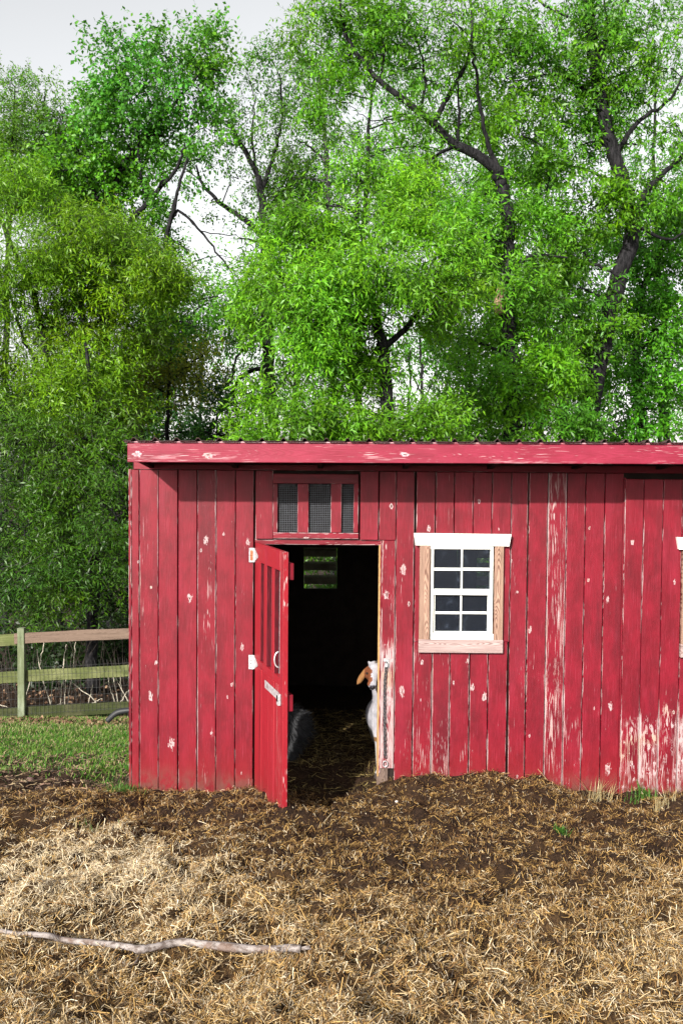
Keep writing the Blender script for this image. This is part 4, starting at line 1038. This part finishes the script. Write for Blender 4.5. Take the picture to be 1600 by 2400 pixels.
# centre-right tree with the long dark limb
T = Tree('limbed_oak', 'oak with one long bare limb sweeping up to the left and a torn pale scar', 9.6, .11, .3, MID, dens=1.05)
T.trunk([(1198, 1060), (1200, 900), (1192, 790), (1186, 700), (1190, 620), (1192, 560), (1180, 470), (1172, 430), (1165, 395)], .18, .12)
T.limb([(1168, 402), (1115, 362), (1060, 335), (1015, 290), (960, 245), (890, 190), (830, 120), (805, 60), (788, -30)], .115, .02, .012, 10, np.linspace(0, -.5, 9))
T.limb([(1015, 290), (1055, 215), (1092, 150), (1105, 80), (1098, -40)], .06, .02, .012, 8, np.linspace(-.2, .3, 5)); T.limb([(1165, 395), (1135, 310), (1118, 200), (1105, 100)], .055, .02); T.limb([(1070, 338), (1075, 260), (1068, 195)], .04, .015)
T.limb([(985, 268), (995, 180), (975, 90), (930, 40)], .035, .012); T.limb([(890, 190), (900, 120), (880, 40)], .03, .01); T.limb([(1190, 690), (1140, 680), (1105, 640)], .06, .03); T.limb([(1190, 640), (1250, 600), (1330, 600)], .05, .02); T.limb([(1000, 280), (930, 270), (880, 285), (820, 250)], .02, .006)
T.limb([(1055, 215), (1010, 190), (985, 195)], .02, .008); T.limb([(1192, 830), (1110, 800), (1030, 780)], .04, .015)
for c in ((755,60,60,55,.7),(850,40,85,55,.7),(785,150,65,50,.6),(880,130,85,50,.5),(960,50,75,55,.6),(985,160,65,50,.5),(1060,50,65,60,.5),(1050,180,55,50,.4),(800,240,65,45,.5),(900,280,75,40,.5),(1000,385,65,35,.6),(1110,240,60,60,.6),(1130,460,55,45,.8),(1090,540,80,50,.9),(1235,550,60,55),(1140,620,60,45,.8),(1240,670,65,50),(1110,770,85,50),(1230,790,75,55),(1140,870,80,50,.8),(1250,900,80,55),(1190,985,90,40),(1090,930,55,35,.6),(1290,1000,80,35),(1130,1025,90,18),(1250,1025,90,18)): T.clump(*c)
r = done(T)
p0, p1, p2 = T.P(1170, 738, -.14), T.P(1167, 705, -.16), T.P(1176, 672, -.13)
m = MB(); m.tube(catmull([p0, p1, p2], 6), np.array([.03]+[.075]*11+[.02]), 10); child(m.build('torn_wood', M_BARE, smooth=True), r)
# the tall oak at the right
T = Tree('tall_oak', 'tall oak with a thick dark trunk curving up behind the right end of the roof', 12, .12, .34, (.058, .178, .010), dens=1.0)
T.trunk([(1372, 1060), (1382, 950), (1402, 850), (1428, 730), (1460, 620), (1482, 540), (1462, 440), (1430, 340), (1402, 210), (1385, 90), (1372, -60)], .265, .12)
T.limb([(1478, 560), (1500, 470), (1560, 400), (1620, 350)], .10, .04); T.limb([(1440, 370), (1490, 290), (1560, 240), (1610, 170)], .07, .02); T.limb([(1390, 130), (1440, 60), (1480, -20)], .06, .03); T.limb([(1410, 240), (1340, 190), (1290, 120)], .06, .02); T.limb([(1450, 640), (1390, 620), (1340, 560)], .05, .02); T.limb([(1400, 160), (1420, 80), (1412, -20)], .05, .02); T.limb([(1330, 40), (1280, 15), (1250, -10)], .04, .02)
T.limb([(1460, 440), (1380, 400), (1300, 380)], .05, .02); T.limb([(1490, 530), (1560, 560), (1610, 540)], .05, .02)
for c in ((1170,70,75,70,.6),(1280,70,85,70,.65),(1200,190,75,70,.65),(1300,210,85,75,.75),(1395,150,70,70,.7),(1225,320,75,60,.7),(1340,350,80,65,.8),(1280,450,80,60),(1370,490,70,55,.9),(1430,45,50,50,.7),(1510,70,70,60,.42),(1570,160,50,70,.4),(1500,230,50,50,.3),(1580,290,40,50,.35),(1560,430,55,55,.9),(1300,580,65,55),(1350,680,55,50,.9),(1420,250,50,55,.7),(1470,170,45,45,.4),(1320,800,55,50,.9),(1440,490,50,45,.9),(1340,900,60,50,.8),(1420,780,45,40,.5),(1500,340,35,35,.3)): T.clump(*c)
done(T)
T = Tree('shade_tree', 'darker green tree leaning at the right edge behind the tall oak', 15, .12, .4, (.048, .18, .008), nleaf=7, dens=.9)
T.trunk([(1500, 1060), (1498, 960), (1490, 820), (1500, 700), (1540, 600), (1590, 500)], .16, .05); T.limb([(1492, 830), (1550, 760), (1600, 740)], .05, .02); T.limb([(1495, 760), (1460, 700), (1450, 640)], .05, .02)
for c in ((1530,560,85,60),(1580,650,60,70),(1500,670,75,60),(1540,770,90,60),(1470,800,60,55),(1565,880,75,55,.9),(1465,900,65,55,.9),(1540,960,80,40,.8),(1425,990,65,40,.9),(1590,500,45,50),(1500,1020,60,20,.6)): T.clump(*c)
done(T)
T = Tree('backing_oak', 'leafy tree filling the gap between the scarred oak and the tall oak', 17, .11, .38, (.055, .19, .010), nleaf=7, dens=.75)
T.trunk([(1262, 1060), (1266, 900), (1270, 700), (1262, 500), (1255, 300)], .14, .04)
for c in ((1090,430,70,60,.7),(1200,440,80,60,.8),(1330,560,70,60,.8),(1180,560,80,60),(1290,680,80,60),(1100,660,70,60,.9),(1200,760,80,60),(1320,820,60,60,.9),(1180,680,70,60,.9),(1280,930,90,50,.9),(1170,930,80,50,.9),(1400,620,60,60,.8),(1420,740,50,60,.7),(1210,330,70,60,.35),(1340,290,70,60,.3)): T.clump(*c)
done(T)
T = Tree('backing_oak', 'leafy tree rising behind the top of the big sunlit oak', 18, .11, .38, (.062, .20, .014), nleaf=7, dens=.7)
T.trunk([(838, 1060), (842, 800), (850, 600), (860, 400), (870, 200)], .15, .04)
for c in ((760,400,60,40,.7),(830,370,70,50,.8),(930,400,80,50,.9),(1010,440,80,50,.9),(760,210,50,60,.4),(860,200,70,60,.35),(950,280,70,50,.3),(1040,360,60,50,.6),(720,90,40,50,.4),(820,90,70,60,.4),(930,110,70,60,.35),(1030,120,70,60,.25),(1120,120,60,60,.35),(700,470,70,50,.9),(640,560,50,60,.8),(1030,800,50,60,.7),(640,820,60,70,.7)): T.clump(*c)
done(T)
T = Tree('backing_oak', 'leafy tree behind the left crowns under the pale sky', 18.5, .11, .5, (.055, .185, .012), nleaf=6, dens=.75)
T.trunk([(200, 1060), (196, 800), (190, 600), (160, 420), (150, 340)], .14, .04)
for c in ((60,430,90,60),(150,440,80,60),(210,500,80,60,.9),(300,480,70,50,.7),(330,600,70,60,.9),(380,560,50,40,.5),(230,300,60,50,.7),(330,390,60,50,.6),(400,330,60,50,.5),(480,370,50,40,.35),(300,680,90,60),(400,760,70,50,.8),(90,340,60,40,.8),(10,420,50,60)): T.clump(*c)
done(T)
T = Tree('backing_oak', 'thinly leaved tree behind the upper right branches of the tall oak', 18, .11, .38, (.052, .18, .014), nleaf=7, dens=.6)
T.trunk([(1560, 1060), (1556, 800), (1540, 600), (1530, 350), (1540, 150)], .13, .03)
for c in ((1480,80,70,70,.35),(1570,80,60,70,.35),(1520,220,70,60,.3),(1590,320,60,60,.35),(1470,280,50,50,.25),(1540,400,60,50,.6),(1450,560,50,50,.8),(1560,520,70,60,.9),(1400,60,60,60,.7),(1440,860,60,60,.8),(1590,760,60,70,.9)): T.clump(*c)
done(T)
T = Tree('leafy_shrub', 'green leafy shrub glimpsed through the louvres in the back wall of the shed', 6.2, .10, .3, (.035, .10, .012), dens=1.0, cat='shrub')
T.trunk([(950, 1500), (945, 1420), (930, 1330)], .04, .02)
for c in ((730,1300,60,50,.8),(790,1350,60,50,.8),(700,1390,60,50,.7),(1070,1340,60,60,.7),(1130,1300,60,50),(1190,1350,70,60),(1110,1400,70,50),(950,1340,70,60,.7),(870,1320,60,50,.7)): T.clump(*c)
done(T)
# slim trunks standing farther back in the wood
for px_, py_, yy, r_, lab, cl in ((985, 870, 15, .07, 'slim bare-stemmed tree in the small gap of sky above the roof', ((985, 800, 60, 40, .6),)), (958, 880, 16.5, .055, 'very thin tree just left of the slim bare-stemmed one', ((940, 830, 50, 40, .5),)), (1322, 700, 15, .15, 'straight dark tree between the scarred oak and the tall oak', ((1300, 720, 60, 60, .8), (1330, 860, 50, 50, .6))), (1548, 980, 20, .09, 'pale thin tree low at the right edge of the roof', ((1570, 900, 50, 50, .5),)), (690, 850, 14, .12, 'dark tree in the shadows left of the big sunlit oak', ((690, 800, 70, 60, .7), (600, 940, 60, 50, .5))), (470, 860, 18, .07, 'thin dark tree seen against the sky above the left half of the roof', ((480, 840, 60, 50, .4),)), (1100, 860, 17, .10, 'shaded tree behind the scarred oak', ((1080, 850, 80, 60, .7), (1180, 860, 70, 60, .6), (1120, 980, 90, 40, .6)))):
    T = Tree('slim_tree', lab, yy, .11, .45, (.045, .17, .008), nleaf=6, dens=.7)
    T.trunk([(px_-4, 1060), (px_, 960), (px_+3, py_), (px_-2, py_-80)], r_, r_*.4); T.limb([(px_, 950), (px_+25, 900), (px_+40, 860)], r_*.4, r_*.15); T.limb([(px_+1, 920), (px_-22, 870), (px_-30, 830)], r_*.35, r_*.12)
    for c in cl: T.clump(*c)
    done(T)
print('leaves', NL)

# ------------------------------------------------------------------ straw, grass, litter
def ribbons(P, az, L, w, tilt, bend, col):
    n = len(P); d = np.stack([np.cos(az)*np.cos(tilt), np.sin(az)*np.cos(tilt), np.sin(tilt)], 1)
    side = np.stack([-np.sin(az), np.cos(az), RNG.normal(0, .6, n)], 1); side /= np.linalg.norm(side, axis=1, keepdims=True); side *= w[:, None]/2
    up = np.array((0, 0, 1.))
    a = P-d*L[:, None]/2; b = P+up*bend[:, None]; c = P+d*L[:, None]/2
    V = np.stack([a-side, a+side, b-side, b+side, c-side, c+side], 1).reshape(-1, 3)
    k = np.arange(n)[:, None]*6
    F = np.concatenate([k+np.array((0, 1, 3, 2)), k+np.array((2, 3, 5, 4))], 0)
    return V, F, np.repeat(col, 6, 0)
def mix_cols(n, cols, w):
    j = RNG.choice(len(cols), n, p=np.array(w)/sum(w)); return np.array(cols)[j]*RNG.uniform(.7, 1.25, (n, 1))
def tint_mat(name, rough=.6, spec=.3, trans=0):
    t = NT(name); c = t.attr('tint', 'GEOMETRY').outputs['Color']; t.base(c, rough, spec)
    if trans:
        tr = t.add('ShaderNodeBsdfTranslucent'); t.l.new(c, tr.inputs[0]); mx = t.add('ShaderNodeMixShader'); mx.inputs[0].default_value = trans
        t.l.new(t.bsdf.outputs[0], mx.inputs[1]); t.l.new(tr.outputs[0], mx.inputs[2]); t.l.new(mx.outputs[0], t.out.inputs[0])
    return t.m
M_STRAW = tint_mat('straw', .5, .35); M_GRASS = tint_mat('grass_blade', .45, .3, .35); M_LITTER = tint_mat('dead_leaf', .8, .15)
N = 690000
X = RNG.uniform(-3.4, 3.6, N); Y = -RNG.uniform(0, 1, N)**.9*4.6+.02
keep = (np.abs(X) < (Y+7.3)*.37+.15) & ~((X > -1.55) & (Y > -.005) & ((X < -.62) | (X > .27)))
X, Y = X[keep], Y[keep]
msk = straw_mask(X, Y)
cl = fbm(X*9+1, Y*9, 3)
keep = RNG.random(len(X)) < (.56+.44*msk)*(.24+.95*sstep(.36, .62, cl))*.95
X, Y, msk, cl = X[keep], Y[keep], msk[keep], cl[keep]; n = len(X)
Lr = np.where(RNG.random(n) < .045, RNG.uniform(.09, .16, n), RNG.uniform(.015, .060, n))*(.74+.24*msk)
Pz = gh(X, Y)+np.abs(RNG.normal(0, .010, n))+.002+.009*msk
colS = mix_cols(n, [(.50, .37, .20), (.40, .25, .085), (.24, .13, .045), (.56, .47, .33), (.06, .034, .015)], [2.8, 3, 2.6, 1.8, 2.2])
colD = mix_cols(n, [(.17, .092, .032), (.085, .044, .017), (.42, .26, .085), (.026, .015, .009)], [2.6, 3, 2.6, 2.8])
pick = (RNG.random(n) < (.28+.72*msk))[:, None]
pale = sstep(.0, -1.3, X+.9*(fbm(X*2.2, Y*2.2, 4)-.5))*sstep(.7, 1.7, -Y)*sstep(3.6, 2.1, -Y)
pk = (RNG.random(n) < .75*pale)[:, None]
colS = np.where(pk, mix_cols(n, [(.66, .56, .40), (.56, .45, .28), (.46, .34, .18)], [3, 2, 1]), colS)
azf = 14*fbm(X*3.5+9, Y*3.5+4, 3)+RNG.normal(0, .75, n)
V, F, C = ribbons(np.stack([X, Y, Pz], 1), azf, Lr, RNG.uniform(.0012, .0034, n), RNG.normal(0, .45, n), RNG.normal(0, .006, n), np.where(pick, colS, colD))
link('straw', mesh_np('straw', V, F, C), M_STRAW, kind='stuff', label='pale straw and dark bedding strewn in front of the shed', cat='straw')
print('straw', n)
# straw inside the doorway
n = 4500; X = RNG.uniform(-.75, .55, n); Y = RNG.uniform(.02, 2.2, n)**1.0
V, F, C = ribbons(np.stack([X, Y, gh(X, Y)+.006+np.abs(RNG.normal(0, .006, n))], 1), RNG.uniform(0, 6.28, n), RNG.uniform(.03, .10, n), RNG.uniform(.003, .005, n), RNG.normal(0, .2, n), RNG.normal(0, .004, n), mix_cols(n, [(.34, .26, .10), (.16, .11, .04), (.06, .04, .02)], [2, 2, 3]))
link('bedding', mesh_np('bedding', V, F, C), M_STRAW, kind='stuff', label='trampled straw bedding on the dark floor inside the doorway', cat='bedding')
# grass beside the shed, thinning to bare dark soil towards the yard
def blades(X, Y, H, lean, colr, w=.004):
    n = len(X); Z = gh(X, Y)-.004; az = RNG.uniform(0, 6.28, n)
    d = np.stack([np.cos(az)*lean, np.sin(az)*lean, np.ones(n)], 1)*H[:, None]; s = np.stack([-np.sin(az), np.cos(az), np.zeros(n)], 1)*w
    P = np.stack([X, Y, Z], 1); m_ = P+d*.55; m_[:, 2] += H*.12
    V = np.stack([P-s, P+s, m_+s*.7, m_-s*.7, P+d], 1).reshape(-1, 3); k = np.arange(n)[:, None]*5
    F = np.concatenate([k+np.array((0, 1, 2, 3)), k+np.array((3, 2, 4, 4))], 0)
    return V, F, np.repeat(colr, 5, 0)
def blade_mesh(name, V, F, C):
    q = F[:len(F)//2]; t = F[len(F)//2:, :3]
    me = bpy.data.meshes.new(name); me.vertices.add(len(V)); me.vertices.foreach_set('co', np.asarray(V, np.float32).ravel())
    li = np.concatenate([q.ravel(), t.ravel()]).astype(np.int32); me.loops.add(len(li)); me.loops.foreach_set('vertex_index', li)
    ls = np.concatenate([np.arange(len(q))*4, len(q)*4+np.arange(len(t))*3]).astype(np.int32); me.polygons.add(len(ls)); me.polygons.foreach_set('loop_start', ls)
    me.update(calc_edges=True)
    c = np.ones((len(V), 4), np.float32); c[:, :3] = C; a = me.color_attributes.new('tint', 'FLOAT_COLOR', 'POINT'); a.data.foreach_set('color', c.ravel()); return me
n = 120000; X = RNG.uniform(-5.2, -1.58, n); Y = RNG.uniform(.15, 7.2, n)
gm_ = sstep(.7, 2.5, Y+1.6*(fbm(X*1.6+3, Y*1.2, 3)-.5)+.9*sstep(-2.6, -1.6, X))*sstep(6.4, 5.3, Y)*(.35+.65*sstep(.35, .55, fbm(X*5, Y*4, 3)))
k = RNG.random(n) < gm_; X, Y = X[k], Y[k]; n = len(X)
dry = RNG.random(n) < (.12+.25*sstep(2.5, 5, Y))
gcx = np.where(dry[:, None], mix_cols(n, [(.32, .28, .13), (.42, .36, .2)], [1, 1]), mix_cols(n, [(.040, .15, .014), (.08, .21, .016), (.16, .27, .045)], [2.6, 3, 3]))
link('grass', blade_mesh('grass', *blades(X, Y, RNG.uniform(.016, .048, n), RNG.uniform(.3, 1.5, n), gcx)), M_GRASS, kind='stuff', label='patchy green grass between the fence and the shed corner', cat='grass')
# chips, twigs and straw on the dark soil left of the shed
n = 9000; X = RNG.uniform(-5, -1.58, n); Y = RNG.uniform(-.1, 3.2, n)**1.0
V, F, C = ribbons(np.stack([X, Y, gh(X, Y)+.006], 1), RNG.uniform(0, 6.28, n), RNG.uniform(.02, .11, n), RNG.uniform(.003, .009, n), RNG.normal(0, .2, n), RNG.normal(0, .004, n), mix_cols(n, [(.34, .26, .15), (.16, .10, .06), (.06, .04, .03), (.24, .15, .11)], [2, 3, 3, 2]))
link('wood_chips', mesh_np('wood_chips', V, F, C), M_STRAW, kind='stuff', label='wood chips and stalks scattered on the dark soil by the grass', cat='litter')
# dead leaves along the foot of the fence and under the trees
n = 2600; X = RNG.uniform(-6, -1.7, n); Y = np.where(RNG.random(n) < .55, RNG.normal(5.05, .2, n), RNG.uniform(5.6, 12, n))
sz = RNG.uniform(.02, .05, n); V, F, C = ribbons(np.stack([X, Y, gh(X, Y)+.012], 1), RNG.uniform(0, 6.28, n), sz*1.6, sz, RNG.normal(0, .4, n), RNG.normal(0, .012, n), mix_cols(n, [(.17, .095, .06), (.10, .055, .035), (.25, .16, .10)], [3, 3, 1.5]))
link('leaf_litter', mesh_np('leaf_litter', V, F, C), M_LITTER, kind='stuff', label='brown dead leaves gathered along the foot of the fence', cat='leaf litter')

# dry stalks behind the fence, each on its own
M_STALK = simple('dry_stalk', (.42, .38, .31), .7, .2, 0, .25, 12)
stalks = [((87,1522),(96,1572),(118,1650)), ((178,1505),(172,1560),(160,1652)), ((158,1566),(154,1610),(153,1652)), ((146,1600),(145,1625),(143,1650)), ((170,1600),(195,1620),(225,1645)), ((274,1590),(285,1615),(300,1645)), ((302,1618),(292,1632),(282,1650)), ((252,1570),(258,1610),(268,1640)), ((262,1560),(268,1600),(275,1640)), ((104,1500),(98,1540),(94,1560)), ((156,1510),(152,1540),(147,1580)), ((218,1605),(213,1630),(208,1650)), ((240,1638),(228,1642),(215,1650)), ((156,1645),(140,1650),(128,1655)), ((20,1657),(8,1655),(-8,1652)), ((280,1560),(284,1600),(288,1640)), ((130,1560),(124,1610),(120,1650)), ((60,1640),(70,1600),(74,1570))]
names = ['tallest dry stalk, leaning left just right of the fence post', 'long thin stalk rising to the top rail in mid fence', 'upright stalk in mid fence', 'short upright stalk left of the mid fence stalks', 'bent stalk slanting down to the right in mid fence', 'stalk leaning left against the shed corner', 'stalk crossing the leaning one at the shed corner', 'thin stalk before the second trunk from the shed', 'thin stalk close right of another before the second trunk', 'forked thin stalk under the new rail near the post', 'curved stalk behind the middle rail', 'thin stalk in front of the widest trunk', 'broken stalk lying on the lower rail', 'pale stick lying on the lower rail mid fence', 'stick lying on the lower rail at the left edge', 'faint stalk beside the shed wall', 'faint stalk between the first two trunks', 'low stalk close to the fence post']
for pts, nm in zip(stalks, names):
    yy = random.uniform(5.95, 6.5)
    P = [at(a, b, yy) for a, b in pts]
    gz = float(gh(P[-1][0], yy))
    if abs(P[-1][2]-gz) < .5 and pts[-1][1] > 1630 and abs(pts[0][1]-pts[-1][1]) > 30: P.append(np.array((P[-1][0]+.01, yy, gz-.02)))
    P = catmull(P, 5); P += RNG.normal(0, .004, P.shape)
    m = MB(); m.tube(P, np.linspace(.0045, .008, len(P)), 5)
    m.build('dry_stalk', M_STALK, label=nm, cat='stalk', group='dry stalks behind the fence')
# low undergrowth in the shade: thin upright stems
m = MB()
for i in range(260):
    x0, y0 = random.uniform(-6.2, -1.7), random.uniform(6.4, 9.5); z0 = float(gh(x0, y0)); h = random.uniform(.3, 1.1)
    m.tube([(x0, y0, z0-.03), (x0+random.gauss(0, .06), y0, z0+h*.5), (x0+random.gauss(0, .15), y0+random.gauss(0, .1), z0+h)], [.005, .004, .002], 4, cap=False)
m.build('undergrowth', simple('brown_stems', (.050, .040, .034), .8, .1), kind='stuff', label='tangle of thin brown stems under the trees behind the fence', cat='undergrowth')

# ------------------------------------------------------------------ fallen branch
def onground(px, py, up=0.):
    d = ray(px, py); t = 1.0
    for _ in range(4000):
        p = CAM+d*t
        if p[2] < float(gbase(p[0], p[1])): break
        t += .01
    p = CAM+d*t; p[2] = float(gh(p[0], p[1]))+up; return p
def onground_lift(px, py, up):
    d = ray(px, py); t = 2.0
    while t < 30 and CAM[2]+d[2]*t > float(gbase(CAM[0]+d[0]*t, CAM[1]+d[1]*t))+up: t += .004
    return CAM+d*t
bp = [(-60, 2176), (0, 2182), (40, 2189), (110, 2192), (150, 2203), (230, 2210), (300, 2219), (325, 2225), (355, 2221), (425, 2208), (500, 2216), (570, 2223), (640, 2226), (672, 2222), (705, 2224)]
bpts = np.array([onground(a, b, 0.) for a, b in bp])
lev = np.convolve(np.pad(bpts[:, 2], 4, mode='edge'), np.ones(9)/9, 'valid')
for i_, (a_, b_) in enumerate(bp): bpts[i_] = onground_lift(a_, b_, .035+.035*(i_ < 4))
B = catmull(bpts, 6); R_ = np.interp(np.arange(len(B)), [0, 20, 40, 42, 46, 56, 60, 78, 84], [.010, .0125, .014, .019, .0165, .0165, .019, .017, .016])
R_ = R_*(1+.12*(RNG.random(len(B))-.5))
def stick_mat():
    t = NT('silver_bark'); P = t.add('ShaderNodeNewGeometry').outputs['Position']; n = t.noise(t.map(P, (30, 60, 60)), 1, 5, .65); n2 = t.noise(t.map(P, (9, 9, 9)), 1, 3)
    c = t.mix(t.step(n, .35, .6), (.11, .085, .075), (.30, .265, .255)); c = t.mix(t.math('MULTIPLY', t.step(n2, .5, .62), .7), c, (.12, .07, .05))
    t.base(c, .75, .2); t.bump(n, .7, .006); return t.m
M_STICK = stick_mat()
br = empty('fallen_branch', tuple(bpts[7]), label='long crooked grey branch lying on the straw in front of the shed', cat='branch')
m = MB(); m.tube(B, R_, 9); child(m.build('limb', M_STICK, smooth=True), br)
m = MB(); 
for k in range(6):
    e = B[-1]; m.tube([e-np.array((.01, 0, 0)), e+np.array((random.uniform(.015, .045), random.uniform(-.012, .012), random.uniform(-.012, .015)))], [.006, .002], 4)
child(m.build('splintered_end', M_STICK), br)
m = MB(); tw = [onground(a, b, .012) for a, b in ((262, 2215), (275, 2240), (300, 2257), (318, 2255), (325, 2240))]; m.tube(catmull(tw, 5), .0045, 5); child(m.build('twig', M_STICK), br)
# ------------------------------------------------------------------ stones
def stone(px, py, sx, sy, sz, c, lab):
    p = onground(px, py); bm = bmesh.new(); bmesh.ops.create_icosphere(bm, subdivisions=3, radius=1)
    o = random.uniform(0, 50)
    for v in bm.verts:
        f = 1+.5*(float(fbm(v.co.x*1.3+o, v.co.y*1.3+v.co.z*1.7+o, 3))-.5); v.co *= f; v.co.x *= sx; v.co.y *= sy; v.co.z *= sz
    me = bpy.data.meshes.new('stone'); bm.to_mesh(me); bm.free(); me.polygons.foreach_set('use_smooth', [True]*len(me.polygons))
    link('stone', me, simple('stone_'+str(int(px)), c, .8, .2, 0, .3, 25), None, (p[0], p[1], p[2]+sz*.45), label=lab, cat='stone')
stone(193, 1850, .040, .030, .024, (.46, .31, .19), 'flat tan stone on the dark soil left of the shed')
stone(72, 1822, .030, .026, .020, (.14, .09, .08), 'dark brown stone left of the tan one')
stone(4, 1780, .030, .022, .018, (.42, .28, .18), 'tan stone at the left edge of the dark soil')
stone(895, 1879, .018, .016, .012, (.60, .52, .46), 'small white stone in front of the doorway post')
stone(929, 1890, .012, .01, .008, (.6, .55, .52), 'tiny white pebble right of the white stone')
# black pipe end curving out of the grass at the shed corner
P = [at(a, b, 4.6) for a, b in ((252, 1690), (262, 1680), (275, 1670), (292, 1666), (315, 1665), (350, 1672))]
m = MB(); m.tube(catmull(P, 5), .035, 10); m.build('black_pipe', M_RUBBER, smooth=True, label='black rubber pipe curving out of the grass behind the shed corner', cat='pipe')
# tufts at the foot of the right-hand boards
def tuft(px, py, n, H, cols, lab, lean=1.0, spread=.05):
    p = onground(px, py); X = p[0]+RNG.normal(0, spread, n); Y = np.minimum(p[1]+RNG.normal(0, spread*.5, n), -.03)
    link('grass_tuft', blade_mesh('grass_tuft', *blades(X, Y, RNG.uniform(.4, 1, n)*H, RNG.uniform(.1, lean, n), mix_cols(n, cols, [1]*len(cols)), .003)), M_GRASS, label=lab, cat='grass tuft')
GR = [(.05, .15, .02), (.08, .19, .03)]; DR = [(.46, .40, .24), (.36, .28, .13)]
tuft(1395, 1868, 60, .16, DR, 'dry pale tuft at the foot of the red boards', 1.3)
tuft(1510, 1872, 90, .11, GR, 'green tuft at the foot of the bare white boards', 1.2, .06)
tuft(1545, 1905, 50, .13, DR, 'dry pale tuft in the straw near the right edge', 1.0)
tuft(280, 1865, 260, .09, GR, 'green tuft by the left corner of the shed', 1.2, .07)
tuft(1312, 1962, 70, .06, GR, 'small green sprig alone in the straw', 1.0, .018)
tuft(220, 1955, 70, .09, GR+DR, 'thin green blades in the straw on the left', 1.0, .07)
